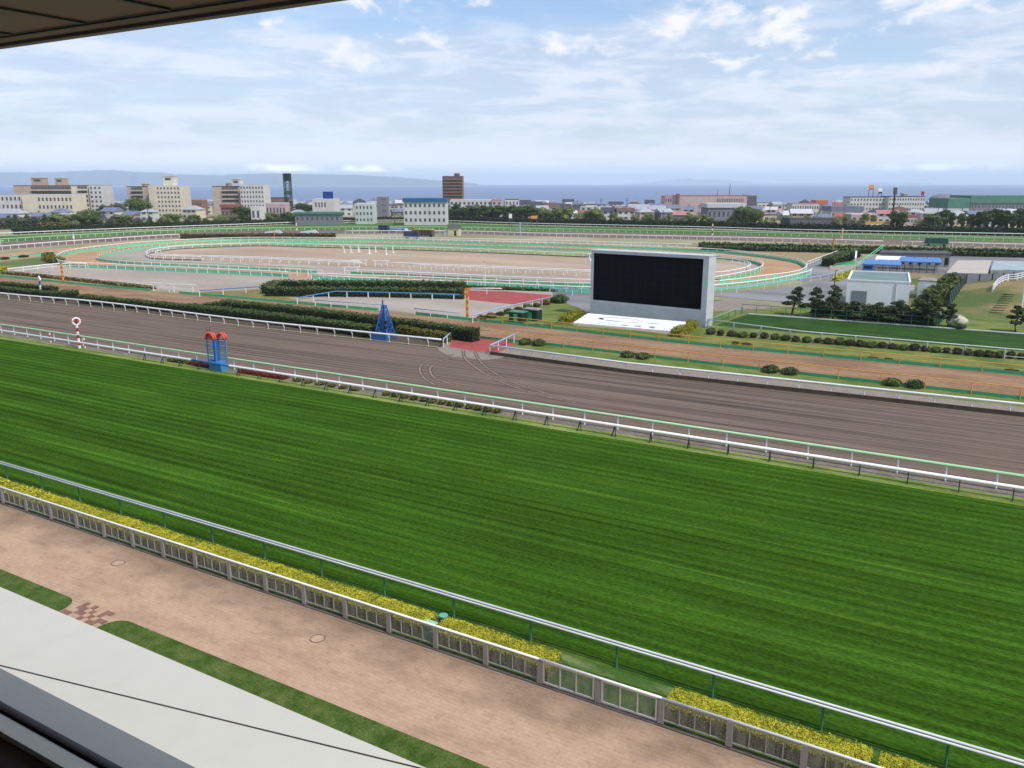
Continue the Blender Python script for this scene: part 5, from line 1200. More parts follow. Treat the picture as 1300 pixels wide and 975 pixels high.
for px, yt, kind, lm in [(-14,274,'conifer',Dk),(-2,275,'scrub',Du),(5,273.5,'conifer',Dk),(13,272.5,'conifer',Dk),(21,273,'scrub',Du),(28,272,'conifer',Dk),(36,275,'scrub',Du),(43,274,'scrub',Du),(51,272,'conifer',Dk),(60,275,'scrub',Du),(69,271,'round',L_),(78,272,'round',L_),(87,274,'scrub',Du),(97,271,'round',Md),(106,266,'round',Md),(113,271,'round',Md),(121,274,'scrub',Du),(132,275,'scrub',Du),(143,272,'round',L_),(152,272,'round',L_),(163,275,'scrub',Du),(174,275,'scrub',Du),(185,274,'conifer',Dk),(196,276,'scrub',Du),(210,271,'round',L_),(219,272,'round',L_),(231,277,'scrub',Md),(243,272.5,'round',Md),(258,276,'scrub',Md),(271,274,'scrub',L_),(280,272,'scrub',L_),(291,275,'scrub',Dk),(304,262,'round',Dk),(313,270,'round',L_),(323,269,'round',L_),(333,270,'round',L_),(344,270,'round',L_),(355,271,'round',Md),(363,269,'round',Md),(372,272,'round',L_),(382,272.5,'round',L_),(390,273,'round',Md)]:
    far_tree(px, yt-1.0, kind, *lm, wide=1.6)
for px, yt, dD, lm in [(379,256.5,60,Dk),(388,259,60,Dk),(345,263,40,L_),(168,250,70,Md),(176,252,70,Md),(280,257,90,Md),(128,259,70,Dk),(140,258,70,Dk),(150,259,70,Dk)]: far_tree(px, yt, 'round', *lm, dD=dD, wide=1.1)
for px, yt in [(551,262),(560,260),(569,263),(578,258),(587,262),(596,260),(605,259),(614,260),(623,261),(632,260),(641,260.5),(650,259.5),(659,261),(668,260.5),(676,262)]: far_tree(px, yt, 'round' if px % 2 else 'poplar', *(Dk if px % 5 else Md), wide=1.25)
for px, yt, k, lm in [(540,273,'scrub',L_),(688,264,'round',L_),(698,268,'round',Md),(711,265,'round',L_),(720,264,'round',L_),(733,271,'scrub',L_),(741,270,'scrub',L_),(750,268,'round',Md),(758,265,'round',L_),(768,273,'scrub',Md),(779,272,'round',L_),(787,274,'scrub',L_),(804,273,'scrub',L_),(818,274,'scrub',Md),(827,272,'round',L_),(843,275,'scrub',L_),(852,272,'poplar',L_),(864,275,'scrub',Md),(877,271,'poplar',L_),(884,274,'round',L_),(896,273,'round',L_),(907,275,'scrub',Md),(925,276,'scrub',L_),(943,263,'round',Md),(951,263,'round',Md),(960,266,'round',Md),(972,277,'scrub',L_),(986,277,'scrub',L_),(1000,275,'round',L_),(1017,277,'scrub',Md),(1028,275,'poplar',L_),(1043,276,'round',L_),(1066,276,'scrub',L_),(1077,275,'poplar',L_),(1091,277,'scrub',L_),(1103,272,'poplar',L_),(1114,274,'poplar',L_),(1139,269,'poplar',Dk),(1145,272,'poplar',Dk),(1151,270,'poplar',Md),(1171,278,'scrub',L_),(1185,273,'round',Md),(1193,272,'round',Md),(1204,268,'poplar',Dk),(1214,271,'poplar',Dk),(1228,272,'poplar',Md),(1240,273,'poplar',Dk),(1250,270,'poplar',Dk),(1258,269,'poplar',Dk),(1268,266.5,'poplar',Dk),(1277,267,'poplar',Dk),(1285,268,'poplar',Dk),(1293,272,'poplar',Dk),(1301,266,'poplar',Dk),(1310,269,'poplar',Dk)]:
    far_tree(px, yt-2.0, k, *lm, wide=1.05 if k == 'poplar' else 1.15)
# ================================================================== TOWN
def wallm(n, rgb, v=.07): return mat('wall_'+n, S(*rgb), .85, v, .35, fine=.05, fscale=2)
W_ = {'white': wallm('white',(226,224,220)), 'cream': wallm('cream',(236,226,204)), 'grey': wallm('grey',(176,176,180)), 'beige': wallm('beige',(200,182,164)), 'brown': wallm('brown',(156,120,104)), 'pink': wallm('pink',(212,184,186)), 'tan': wallm('tan',(206,188,172)), 'pale green': wallm('palegreen',(216,224,220)), 'dark grey': wallm('darkgrey',(104,104,112))}
Rf = {'blue grey': mat('roof_bluegrey', S(128,136,160), .7, .12, .6), 'dark grey': mat('roof_darkgrey', S(74,76,88), .7, .15, .6), 'pale grey': mat('roof_palegrey', S(184,188,196), .6, .08, .6), 'brick red': mat('roof_red', S(170,104,102), .7, .12, .6), 'dusty pink': mat('roof_pink', S(198,136,140), .7, .1, .6), 'amber': mat('roof_amber', S(222,176,84), .7, .1, .6), 'deep blue': mat('roof_blue', S(52,112,152), .6, .1, .6), 'brown': mat('roof_brown', S(112,86,76), .7, .12, .6), 'teal green': mat('roof_teal', S(92,142,128), .6, .12, .4), 'orange': mat('roof_orange', S(222,124,88), .6, .08, .6), 'white': mat('roof_white', S(222,222,226), .6, .06, .6)}
m_win = mat('window_glass', S(78,86,100), .25, .2, .5, spec=.5); m_frame = paint('window_frame', S(200,200,200))
m_dark = mat('balcony_shade', S(104,102,106), .8, .15, 1)  # dark colour of a flat slab, painted shade for the open balcony
WM = M(); WM.box(-.5,-.03,0,.5,.02,1,1); WM.box(-.44,-.05,.06,-.02,-.031,.94,0); WM.box(.02,-.05,.06,.44,-.031,.94,0)
WM = WM.mesh('window', [m_win, m_frame])
BM_ = {}
def balc_mesh(wn):
    if wn not in BM_:
        b = M(); b.box(-.5,-.05,.38,.5,0,1,0); b.box(-.5,-.9,0,.5,0,.37,1); BM_[wn] = b.mesh('balcony', [m_dark, W_[wn]])
    return BM_[wn]
TOWN = []
def frame_at(x0, x1, ytop, D):
    xa, ya, z = gd(x0, ytop, D); xb, yb, z2 = gd(x1, ytop, D); z = (z+z2)/2
    return Vector((xa, ya, 0)), Vector((xb, yb, 0)), z
def block(label, cat, x0, x1, ytop, D, depth, wall, roof='pale grey', floors=4, bays=6, style='window', turn=0.0, parapet=True, name='apartment_block', tower=None, wfrac=(0.0, 1.0), roofh=0.5, over=0.0, base=0.0, skip=None):
    a, b, h = frame_at(x0, x1, ytop, D); d = b-a; W = d.length; rz = math.atan2(d.y, d.x)
    o = thing(name, label, cat, tuple(a), rotz=rz+turn); TOWN.append((min(x0,x1)-3, max(x0,x1)+3, D-8, D+depth+10))
    M().box(0,0,base,W,depth,h-roofh).build('wall', W_[wall], o)
    M().box(-over,-over,h-roofh+.002,W+over,depth+over,h).build('roof', Rf[roof], o)
    fh = (h-roofh-.6)/floors; w0, w1 = W*wfrac[0], W*wfrac[1]; bw = (w1-w0)/bays
    for f in range(floors):
        for k in range(bays):
            if skip and skip(f, k): continue
            x = w0+(k+.5)*bw; z = .6+f*fh
            if style == 'window': put(WM, 'window', o, (x, -.005, z+fh*.28), 0, (min(bw*.5, 2.2), 1, fh*.5))
            else: put(balc_mesh(wall), 'balcony', o, (x, -.004, z), 0, (bw*.94, 1, fh*.96))
    for (tx0, tx1, ty) in (tower or []):
        ta, tb, th = frame_at(tx0, tx1, ty, D+depth*.4); la = (ta-a).length*(1 if tx0 > x0 else -1); lw = (tb-ta).length
        t = M().box(la, depth*.3, h+.003, la+lw, depth*.75, th).build('stair_tower', W_[wall], o)
        M().box(la-.3, depth*.3-.3, th+.002, la+lw+.3, depth*.75+.3, th+.5).build('cap', W_['cream'], t)
        M().box(la+lw*.2, depth*.3-.04, th-2.2, la+lw*.8, depth*.3-.004, th-.9).build('opening', m_win, t)
    return o
block('pale grey three storey flats at the far left edge', 'flats', -22, 26.5, 246.5, 480, 14, 'white', 'pale grey', 3, 9)
block('long cream block with two window rows beside pale grey flats', 'flats', 27, 91, 247.3, 478, 16, 'cream', 'white', 3, 9, wfrac=(.3,1), skip=lambda f, k: f == 0 and k < 2)
block('beige wide apartment block with two roof stair towers, behind the cream block', 'apartment block', 16.5, 90, 235.2, 540, 14, 'beige', 'brown', 6, 12, style='balcony', tower=[(37,52,226),(69.5,80,226.5)], wfrac=(.3,1))
block('apartment block with cream left end and dark balcony bays', 'apartment block', 89.5, 110, 235, 500, 14, 'cream', 'brown', 7, 3, style='balcony', wfrac=(.4,1))
block('plain white apartment slab right of the dark balcony bays', 'apartment block', 112, 128.5, 234.8, 500, 14, 'white', 'pale grey', 7, 3)
block('brown beige apartment block with balcony rows, left of cream flats', 'apartment block', 160.5, 187, 236.4, 505, 14, 'tan', 'brown', 7, 4, style='balcony', wfrac=(.2,.75), tower=[(176,180,233.5)])
block('cream apartment block with a tall central stair tower', 'apartment block', 187.6, 227.8, 235.4, 500, 16, 'cream', 'beige' if 'beige' in Rf else 'white', 7, 7, tower=[(200.5,212.5,224)], wfrac=(.25,1))
block('beige apartment block with grey balconies above a red shop', 'apartment block', 269, 303.5, 236, 505, 14, 'tan', 'brown', 7, 5, style='balcony', wfrac=(.35,.95), tower=[(281,285,233)])
block('white apartment slab with a beige stair tower at its left end', 'apartment block', 304, 334, 234.5, 500, 14, 'white', 'white', 7, 8, tower=[(303.6,313.6,227.6)])
block('low white house with dark door below the white slab flats', 'house', 318, 330, 262, 430, 8, 'white', 'white', 1, 2, name='house', roofh=.3)
block('red canopied shop below the balcony flats', 'shop', 280, 300, 259.5, 470, 8, 'brown', 'brick red', 1, 4, name='shop', roofh=1.8, over=.5)
block('orange brown low block between the cream flats and balcony flats', 'building', 243, 256, 253.5, 540, 10, 'brown', 'orange', 2, 4, name='office_block')
block('low brown block beside the green lattice tower', 'building', 340, 361, 250.8, 520, 12, 'brown', 'dark grey', 2, 6, name='office_block')
block('pinkish low shop row beneath the low brown block', 'shop', 337, 362, 257.5, 470, 9, 'pink', 'white', 1, 6, name='shop')
block('white building with dark opening carrying the blue billboard', 'building', 396, 424, 252.3, 450, 14, 'white', 'white', 2, 4, wfrac=(.1,.65), name='office_block')
block('pale green house block with flat roof', 'building', 450.5, 473, 258.4, 425, 12, 'pale green', 'white', 3, 5, name='office_block')
block('concrete stair tower building with small dark windows', 'building', 478, 490.5, 248.8, 470, 10, 'grey', 'grey' if 'grey' in Rf else 'pale grey', 4, 2, wfrac=(.5,1), name='office_block')
block('white dormitory of three floors with a deep blue roof', 'dormitory', 512, 566, 251.7, 415, 14, 'white', 'deep blue', 3, 9, roofh=1.8, over=.5, name='dormitory')
block('tall brown tower block with a central lift shaft', 'apartment block', 561.5, 587, 223.4, 600, 16, 'brown', 'brown', 11, 6, style='balcony', tower=[(571,577.5,220.4)])
block('long white block behind the dark tree belt', 'building', 571, 624, 253.6, 500, 14, 'white', 'white', 3, 10, name='office_block')
block('salmon end block joined to the long white block', 'building', 624.5, 637, 253.6, 498, 14, 'pink', 'dusty pink', 3, 2, name='office_block')
block('white low flats with dark loggia right of the dark tree belt', 'flats', 641, 659, 253, 560, 10, 'white', 'brown', 2, 4, name='office_block')
block('long pink commercial building with flat red edged roof', 'building', 862.5, 949, 248.2, 560, 24, 'pink', 'brick red', 2, 16, wfrac=(.55,.95), name='commercial_building', skip=lambda f, k: f == 0)
block('dark red end tower of the long pink building', 'tower', 860.5, 863, 246, 558, 5, 'brown', 'brick red', 3, 1, name='tower')
block('pale pink set-back wing left of the pink building tower', 'building', 844, 860, 248.6, 590, 14, 'pink', 'dusty pink', 2, 5, name='office_block')
block('dark grey windowed block at the right end of the pink building', 'building', 949.5, 961, 247.3, 562, 14, 'dark grey', 'pale grey', 3, 4, name='office_block')
block('white wide shop with pale roof below the pink building', 'shop', 899, 946, 258.3, 445, 16, 'grey', 'white', 1, 8, roofh=2.2, over=.6, name='shop')
block('white hall with bright orange roof', 'hall', 1037, 1051, 254.2, 560, 10, 'pink', 'orange', 2, 4, roofh=2.4, over=.3, name='hall')
block('pale two storey row with dark windows and red skirt roof', 'row house', 1006, 1040, 258.3, 500, 10, 'white', 'dusty pink', 2, 11, name='row_house')
block('long dark grey shed behind the young roadside trees', 'shed', 1003, 1066, 277.3, 392, 12, 'dark grey', 'dark grey', 1, 9, name='shed')
block('white hall with long purple grey roof', 'hall', 1056, 1096, 262, 470, 14, 'white', 'blue grey', 1, 8, roofh=2.6, over=.4, name='hall')
block('pink shop with dark red doors behind thin poplars', 'shop', 1081, 1114, 271.5, 400, 10, 'pink', 'white', 1, 4, name='shop')
block('low yellow fronted shop beneath the pink shop', 'shop', 1099, 1131, 281.5, 386, 6, 'cream', 'amber', 1, 4, roofh=1.0, name='shop')
block('pink and red shop right of the grey lattice pole', 'shop', 1148, 1165, 273, 410, 8, 'pink', 'brick red', 1, 4, roofh=1.4, name='shop')
block('long white apartment complex with dark roof edge, left half', 'apartment block', 1080, 1128, 249.8, 520, 12, 'white', 'dark grey', 4, 12, name='apartment_block')
block('long white apartment complex with dark roof edge, right half', 'apartment block', 1129, 1175, 249.2, 515, 12, 'white', 'dark grey', 4, 14, name='apartment_block', tower=[(1145,1150,246.5)])
block('green gabled sports hall with blank green front', 'hall', 1205, 1232, 251.8, 470, 22, 'pale green', 'teal green', 1, 2, roofh=5.4, over=.1, name='sports_hall')
block('long green roofed hall with dark windows at the right edge', 'hall', 1234, 1330, 248.3, 500, 24, 'grey', 'teal green', 2, 22, roofh=4.4, over=.5, name='sports_hall')
# pale dome behind the halls
x, y, z = gd(1198, 262, 640); dm = thing('dome', 'pale shallow dome roof behind the green halls', 'dome', (x, y, 0))
M().box(-10,-8,0,10,8,8).build('wall', W_['grey'], dm); dd = M().ball((0,0,8), 1, 0, 20, 8, (11,9,4.6)); dd.build('roof', W_['grey'], dm, smooth=True)
# green lattice tower, billboard, signs, masts
a, b, h = frame_at(359.2, 367, 220.3, 520); w = (b-a).length; lt = thing('lattice_tower', 'slender dark green lattice tower with boxed top', 'tower', tuple(a), rotz=YAW)
for sx in (0, w):
    for sy in (0, w): M().bar((sx, sy, 0), (sx, sy, h), .35).build('leg', m_dkgreen, lt)
m = M(); n = 11
for k in range(n):
    z0, z1 = h*k/n, h*(k+1)/n
    for (p, q) in (((0,0),(w,0)), ((w,0),(w,w)), ((w,w),(0,w)), ((0,w),(0,0))): m.bar((*p,z0), (*q,z1), .18); m.bar((*q,z0), (*p,z1), .18); m.bar((*p,z1), (*q,z1), .22)
m.build('bracing', m_dkgreen, lt)
M().box(.2,.2,h*.83,w-.2,w-.2,h).build('top_box', m_dkgreen, lt); M().box(.3,.3,h*.52,w-.3,w-.3,h*.60).build('platform_box', m_postgreen, lt)
def sign(label, x0, x1, y0, y1, D, m_, name='billboard', cat='billboard', legs=True, stripe=None):
    a, b, z1 = frame_at(x0, x1, y0, D); _, _, z0 = frame_at(x0, x1, y1, D); w = (b-a).length; o = thing(name, label, cat, tuple(a), rotz=YAW)
    M().box(0,0,z0,w,.6,z1).build('panel', m_, o)
    if stripe: M().box(.1,-.05,z0+.1,w-.1,-.003,z0+(z1-z0)*.35).build('stripe', stripe, o)
    for sx in ((.15, w-.15) if legs else ()): M().bar((sx, .3, 0), (sx, .3, z0), .3).build('leg', m_sill, o)
sign('plain deep blue billboard on the white building roof', 409.6, 422.4, 243.2, 252.2, 452, paint('billboard_blue', S(30,60,150)))
sign('orange sign board on poles above the white apartments', 1104, 1110, 234.6, 241, 560, m_orange, 'roof_sign', 'sign', stripe=m_coral)
sign('white and black sign board right of the orange sign', 1115.5, 1120.5, 238.6, 246, 560, m_white, 'roof_sign', 'sign', stripe=m_black)
sign('small red sign board at the end of the white apartments', 1170.3, 1173.6, 243, 247.5, 540, m_red, 'roof_sign', 'sign')
sign('bright white advertising panel in the dark tree belt', 646, 650, 271.5, 277, 384, m_white, 'roof_sign', 'sign')
sign('orange panel beneath the light trees, right of dark tree belt', 674, 682, 274, 277.6, 385, m_orange, 'roof_sign', 'sign')
def mast(label, px, yt, D, r, name='utility_pole', cat='pole', arms=True, lattice=False):
    x, y, h = gd(px, yt, D); o = thing(name, label, cat, (x, y, 0), rotz=YAW)
    M().tube([(0,0,0),(0,0,h)], [r, r*.6], n=6).build('pole', m_sill if not lattice else m_sill_dk, o)
    if arms:
        for k in (0, 1): M().bar((-1.0,0,h-.4-k*.9),(1.0,0,h-.4-k*.9), .14).build('cross_arm', m_sill_dk, o)
    if lattice:
        M().box(-.7,-.7,h-3.4,.7,.7,h).build('equipment', m_sill, o); M().box(-.9,-.9,h*.55,.9,.9,h*.57).build('platform', m_sill, o)
    return o
mast('tall thin antenna mast above the pink building', 927, 232.8, 570, .3, 'antenna_mast', 'mast', False)
mast('shorter thin antenna mast left of the tall mast', 911.5, 240, 570, .25, 'antenna_mast', 'mast', False)
mast('thick grey equipment pole before the white apartments', 1137, 238, 420, .5, 'antenna_mast', 'mast', False, True)
random.seed(5)
for i, px in enumerate([36,60,123,187,233,303,452,477,500,606,715,763,796,842,888,910,965,978,993,1019,1060,1073,1192,1222,1255,1285]):
    D = random.uniform(400, 560); o = mast('utility pole', px, random.uniform(250, 262) if D > 480 else random.uniform(258, 268), D, .22)
    o['group'] = 'utility poles in the town'; AUTO.append((o, 'slim grey utility pole', px))
# ------------------------------------------------------------------ ordinary houses
def house(px, D, w, d, h, wall, roof, form, turn):
    x, y, z = gd(px, HOR, D); o = thing('house', 'house', 'house', (x, y, 0), 'houses of the seaside town', YAW+turn)
    hw = w/2; M().box(-hw,-d/2,0,hw,d/2,h).build('wall', W_[wall], o); r = M(); e = .5
    if form == 'flat': r.box(-hw-.15,-d/2-.15,h+.002,hw+.15,d/2+.15,h+.45)
    else:
        rh = w*.0+d*.26; k = e+hw; q = d/2+e; ins = 0 if form == 'gable' else min(d*.45, w*.4)
        r.add([(-k,-q,h),(k,-q,h),(k,q,h),(-k,q,h),(-k+ins,0,h+rh),(k-ins,0,h+rh)], [(0,1,5,4),(2,3,4,5),(0,4,3),(1,2,5),(3,2,1,0)])
    r.build('roof', Rf[roof], o)
    nf = 2 if h > 4.5 else 1; nw = 3 if w > 9 else 2
    for f in range(nf):
        for k in range(nw): put(WM, 'window', o, (-hw+w*(k+.5)/nw+random.uniform(-.3,.3), -d/2-.005, .8+f*2.8), 0, (1.9,1,1.3))
    if form != 'flat' and random.random() < .3: M().box(-.3,-.3,h+.6,.3,.3,h+d*.26+.9).build('chimney', W_['brown'], o)
    AUTO.append((o, f'{"tall" if nf == 2 else "low"} {wall} house, {roof} {form} roof,', px))
random.seed(17)
wk = ['white','white','white','cream','grey','grey','beige','tan','pink','pale green']; 
rows = [404, 434, 466, 500, 538, 578, 622, 664]
cnt = 0
for D in rows:
    px = -60 + random.uniform(0, 10)
    while px < 1370:
        w = random.uniform(6.0, 10.5); pw = w/D*1071; d = random.uniform(6, 9); DD = D + random.uniform(-9, 9)
        left = px < 470
        ok = not any(a < px+pw and px < b and c-2 < DD+d and DD-d < e_ for a, b, c, e_ in TOWN)
        edge = interp(BASE, px); Dmin = CH*1071/(edge-2.2-HOR)+18
        if ok and DD > Dmin and cnt < 290 and random.random() < .93:
            if left: rk = random.choice(['blue grey','blue grey','pale grey','dark grey','pale grey']); fm = random.choice(['hip','gable','hip','gable'])
            else: rk = random.choice(['blue grey','dark grey','pale grey','pale grey','pale grey','dusty pink','brown','white','dark grey','blue grey','white','dark grey','blue grey','pale grey','dark grey','brick red']); fm = random.choice(['hip','gable','flat','gable'])
            h = random.choice([2.9, 3.2, 4.9, 5.2]) if D < 540 else random.choice([4.8, 5.4, 6.2])
            if left and D < 440: w *= 1.25; pw *= 1.25; h = random.choice([3.4, 3.4, 5.4])
            house(px+pw/2, DD, w, d, h, random.choice(wk), rk, fm, random.uniform(-.35, .35)); cnt += 1
        px += pw + random.uniform(2, 7)
print('houses', cnt)
sh_ = block('long green roofed stable shed at the far end of the turf', 'shed', 374, 431, 269.2, 418, 8, 'grey', 'teal green', 1, 9, roofh=1.0, over=.6, name='stable_shed')
finish_auto()
# ================================================================== SEA, MOUNTAINS
sea = bpy.data.materials.new('sea_water'); sea.use_nodes = True
nt = sea.node_tree; b = nt.nodes['Principled BSDF']; b.inputs['Base Color'].default_value = (*SEA_C, 1); b.inputs['Roughness'].default_value = .55; b.inputs['Specular IOR Level'].default_value = .25
geo = nt.nodes.new('ShaderNodeNewGeometry'); mp = nt.nodes.new('ShaderNodeMapping'); mp.inputs['Rotation'].default_value = (0,0,-YAW); mp.inputs['Scale'].default_value = (.004,.012,1); nt.links.new(geo.outputs['Position'], mp.inputs['Vector'])
nz = nt.nodes.new('ShaderNodeTexNoise'); nz.inputs['Scale'].default_value = 1.0; nz.inputs['Detail'].default_value = 7; nt.links.new(mp.outputs['Vector'], nz.inputs['Vector'])
bp = nt.nodes.new('ShaderNodeBump'); bp.inputs['Strength'].default_value = .35; bp.inputs['Distance'].default_value = 30; nt.links.new(nz.outputs['Fac'], bp.inputs['Height']); nt.links.new(bp.outputs['Normal'], b.inputs['Normal'])
FAR = 33000
struct('sea', M().sheet([camq(-30000, 640), camq(30000, 640), camq(30000, FAR), camq(-30000, FAR)], -5.0), sea)
m_mt = mat('mountain_forest', (0.045,0.07,0.04), .95, .25, .0006, fine=.15, fscale=.003)
def ridge(name, pts, D, thick):
    rs = random.Random(len(pts)); m = M(); cols = []; xs = []
    x = pts[0][0]
    while x <= pts[-1][0]: xs.append(x); x += 6
    rows_ = [(-.55, 0), (-.36, .28), (-.18, .66), (0, 1), (.3, .5), (.55, 0)]; vs = []; fs = []
    for px in xs:
        y = interp(pts, px) + rs.uniform(-.25, .25); hc = (HOR+.6-y)/1071*D
        for f, hh in rows_:
            X, Y = camq((px-650)/1071*(D+f*thick), D+f*thick+rs.uniform(-.04,.04)*thick); vs.append((X, Y, -6 + max(0, hc*hh*(rs.uniform(.9,1.1) if 0 < hh < 1 else 1)) + (14 if hh == 1 else 0)))
    n = len(rows_)
    for i in range(len(xs)-1):
        for k in range(n-1): fs.append((i*n+k, (i+1)*n+k, (i+1)*n+k+1, i*n+k+1))
    m.add(vs, fs); return struct(name, m, m_mt, smooth=True)
ridge('mountains', [(-160,220),(-60,219),(0,219.5),(25,218.3),(45,219.2),(80,218),(120,216.2),(150,216.4),(180,219),(200,218.6),(230,222),(255,222),(280,222.6),(310,220.8),(350,220.6),(400,221.2),(450,222),(500,224.5),(540,227.5),(580,230.5),(610,233.4)], 15000, 4000)
ridge('far_hills', [(790,233.4),(815,232.2),(838,229.6),(850,228.4),(866,227.6),(875,226.6),(886,228),(900,227.8),(925,228.8),(950,231),(980,233),(1040,232),(1090,231.4),(1150,231.6),(1190,233.2)], 27000, 4000)

# ================================================================== AIR
hz = M(); q = [camq(-31000,-600), camq(31000,-600), camq(31000,FAR+400), camq(-31000,FAR+400)]
hz.prism(q, -8.0, 345.0)
hm = bpy.data.materials.new('haze_air'); hm.use_nodes = True; n = hm.node_tree.nodes; n.clear()
out = n.new('ShaderNodeOutputMaterial'); pv = n.new('ShaderNodeVolumePrincipled'); pv.inputs['Color'].default_value = (*HAZE_C, 1); pv.inputs['Density'].default_value = HAZE_D; pv.inputs['Anisotropy'].default_value = 0.0
hm.node_tree.links.new(pv.outputs[0], out.inputs['Volume'])
ho = hz.build('haze', hm); tag(ho, kind='stuff')

# ================================================================== SKY
world = bpy.data.worlds.new('World'); SC.world = world; world.use_nodes = True
nt = world.node_tree; n = nt.nodes; l = nt.links; bg = n['Background']
sky = n.new('ShaderNodeTexSky'); sky.sky_type = 'NISHITA'; sky.sun_disc = False
AZ, EL = R(SUN_AZ), R(SUN_EL)
sky.sun_elevation = EL; sky.sun_rotation = R(90) - AZ; sky.air_density = 1.0; sky.dust_density = 0.6; sky.ozone_density = 2.5; sky.altitude = 20
tc = n.new('ShaderNodeTexCoord'); sp_ = n.new('ShaderNodeSeparateXYZ'); l.new(tc.outputs['Generated'], sp_.inputs[0])
def mth(op, a, b_=None, c=None, clamp=False):
    q = n.new('ShaderNodeMath'); q.operation = op; q.use_clamp = clamp
    for i, v in enumerate((a, b_, c)):
        if v is None: continue
        if isinstance(v, (int, float)): q.inputs[i].default_value = v
        else: l.new(v, q.inputs[i])
    return q.outputs[0]
def ss(v, a, b_, lo=0.0, hi=1.0):
    q = n.new('ShaderNodeMapRange'); q.interpolation_type = 'SMOOTHSTEP'
    for k_, val in zip(('From Min','From Max','To Min','To Max'), (a, b_, lo, hi)): q.inputs[k_].default_value = val
    l.new(v, q.inputs['Value']); return q.outputs['Result']
def nz_(vec, sc, det=8, rough=.55, dist=0.0):
    q = n.new('ShaderNodeTexNoise'); q.inputs['Scale'].default_value = sc; q.inputs['Detail'].default_value = det; q.inputs['Roughness'].default_value = rough; q.inputs['Distortion'].default_value = dist
    l.new(vec, q.inputs['Vector']); return q.outputs['Fac']
X, Y, Z = sp_.outputs
side = mth('ADD', mth('MULTIPLY', X, CY), mth('MULTIPLY', Y, SY))        # -.55 left ... +.55 right of the view
comb = n.new('ShaderNodeCombineXYZ'); zz = mth('ADD', mth('ABSOLUTE', Z), .06)
l.new(mth('DIVIDE', X, zz), comb.inputs[0]); l.new(mth('DIVIDE', Y, zz), comb.inputs[1])
mpz = n.new('ShaderNodeMapping'); mpz.inputs['Scale'].default_value = (1,1,2.2); l.new(tc.outputs['Generated'], mpz.inputs['Vector'])
mps = n.new('ShaderNodeMapping'); mps.inputs['Scale'].default_value = (1,1,5.0); mps.inputs['Location'].default_value = (3.1,1.7,.4); l.new(tc.outputs['Generated'], mps.inputs['Vector'])
elev = Z
puffs = nz_(mpz.outputs['Vector'], 14.0, 9, .56, .25)
mott = nz_(mps.outputs['Vector'], 8.5, 9, .6, .5)
big = nz_(mpz.outputs['Vector'], 2.6, 4, .5)
soft = nz_(mps.outputs['Vector'], 4.2, 7, .55, .4)
streak = nz_(comb.outputs['Vector'], .55, 7, .55, .4)
# cumulus: more of it high on the right and over the middle
bias = mth('ADD', mth('MULTIPLY', side, .10), mth('MULTIPLY', ss(elev, .09, .2), .075))
pm = ss(mth('ADD', mth('ADD', puffs, bias), mth('MULTIPLY', mth('SUBTRACT', big, .5), .25)), .56, .70)
pm = mth('MULTIPLY', mth('MULTIPLY', pm, ss(elev, .085, .135)), .9)
mo_ = mth('MULTIPLY', mth('MULTIPLY', ss(mth('ADD', mott, mth('MULTIPLY', side, .02)), .45, .66), ss(elev, .03, .06)), ss(elev, .24, .12, 0.0, .42))
# thin grey-white sheet in the middle heights
sbias = mth('MULTIPLY', mth('MULTIPLY', ss(elev, .02, .07), ss(elev, .23, .12)), .20)
sm = ss(mth('ADD', mth('ADD', mth('MULTIPLY', soft, .6), mth('MULTIPLY', streak, .4)), mth('ADD', sbias, mth('MULTIPLY', side, .02))), .50, .72)
sm = mth('MULTIPLY', sm, .60)
# low bright bank over the sea horizon on the left, and one on the right
lw = nz_(mpz.outputs['Vector'], 26.0, 6, .55)
band = mth('MULTIPLY', ss(elev, .0125, .0150), ss(elev, .0235, .0150))
where = mth('ADD', mth('MULTIPLY', ss(side, -.305, -.285), ss(side, -.10, -.16)), mth('MULTIPLY', mth('MULTIPLY', ss(side, .38, .43), ss(side, .52, .48)), .55))
lm_ = mth('MULTIPLY', mth('MULTIPLY', band, where), ss(lw, .38, .6))
fade = ss(elev, .0, .10, .70, 0.0)                                       # horizon glow of far thin cloud
def mixc(f, a, c):
    q = n.new('ShaderNodeMix'); q.data_type = 'RGBA'; l.new(f, q.inputs['Factor'])
    for s_, v in (('A', a), ('B', c)):
        if isinstance(v, tuple): q.inputs[s_].default_value = (*v, 1)
        else: l.new(v, q.inputs[s_])
    return q.outputs['Result']
K = 1.0/WORLD_S
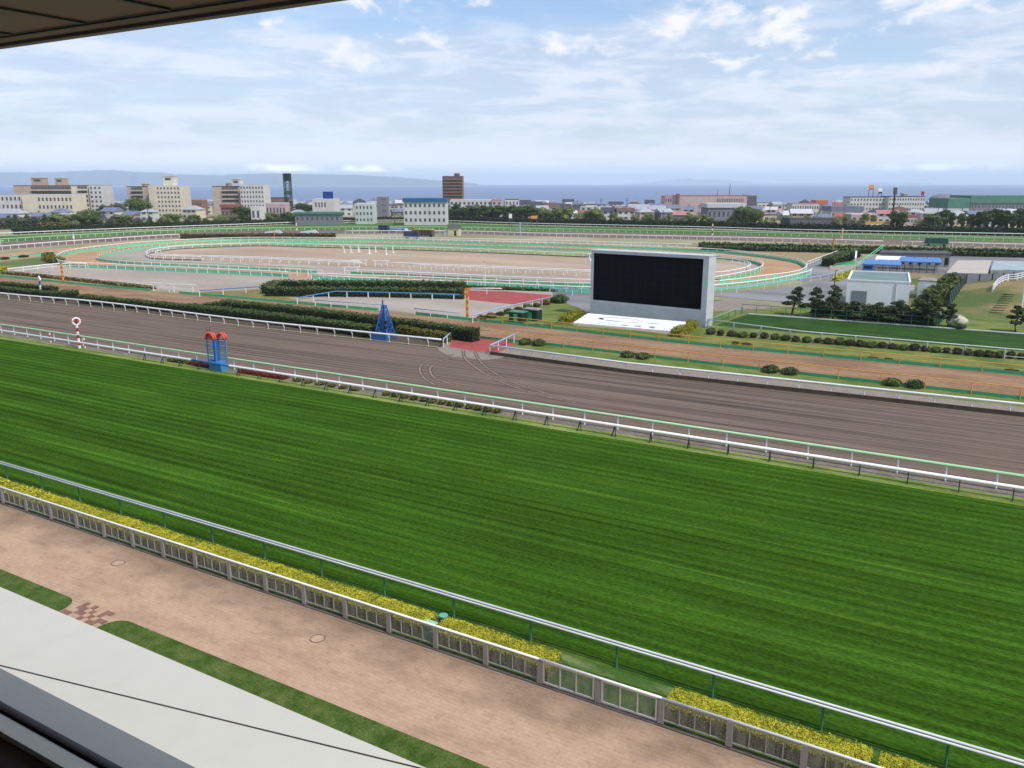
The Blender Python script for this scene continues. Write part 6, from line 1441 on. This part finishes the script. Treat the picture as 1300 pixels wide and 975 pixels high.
tint = n.new('ShaderNodeMix'); tint.data_type = 'RGBA'; tint.blend_type = 'MULTIPLY'; tint.inputs['Factor'].default_value = 1; l.new(sky.outputs[0], tint.inputs['A']); tint.inputs['B'].default_value = (*SKY_TINT, 1)
c = tint.outputs['Result']
c = mixc(fade, c, tuple(v*K for v in (.84,.86,.90)))
c = mixc(ss(elev, .005, .06, .75, 0.0), c, tuple(v*K for v in (1.3,1.25,1.2)))
c = mixc(sm, c, mixc(ss(mott, .40, .62), tuple(v*K for v in (.54,.60,.73)), tuple(v*K for v in CLOUD_SOFT)))
c = mixc(mo_, c, tuple(v*K for v in (.86,.88,.93)))
shade = ss(puffs, .60, .85)
c = mixc(pm, c, tuple(v*K for v in CLOUD_PUFF))
c = mixc(lm_, c, tuple(v*K for v in (2.6,2.7,2.85)))
l.new(c, bg.inputs['Color']); bg.inputs['Strength'].default_value = WORLD_S
# ================================================================== SUN, CAMERA, VIEW
sun = bpy.data.lights.new('sun', 'SUN'); sun.energy = SUN_E; sun.angle = R(0.6); sun.color = (1.0, .955, .89)
so = bpy.data.objects.new('sun', sun); COL.objects.link(so)
sd_ = Vector((math.cos(EL)*math.cos(AZ), math.cos(EL)*math.sin(AZ), math.sin(EL))); so.rotation_euler = sd_.to_track_quat('Z', 'Y').to_euler(); so.location = (0, 0, 60)
cam = bpy.data.cameras.new('camera'); cam.sensor_width = 36; cam.lens = FPX/1300*36; cam.clip_start = .05; cam.clip_end = 90000
co = bpy.data.objects.new('camera', cam); COL.objects.link(co); co.location = (0, 0, CH); co.rotation_euler = (R(90)-PITCH, 0, YAW); SC.camera = co
vs_ = SC.view_settings; vs_.view_transform = 'Standard'; vs_.look = 'None'; vs_.exposure = EXPO; vs_.gamma = 1; vs_.use_curve_mapping = False
SC.cycles.max_bounces = 6; SC.cycles.diffuse_bounces = 2; SC.cycles.glossy_bounces = 2; SC.cycles.transparent_max_bounces = 12; SC.cycles.volume_bounces = 2
SC.cycles.use_denoising = True
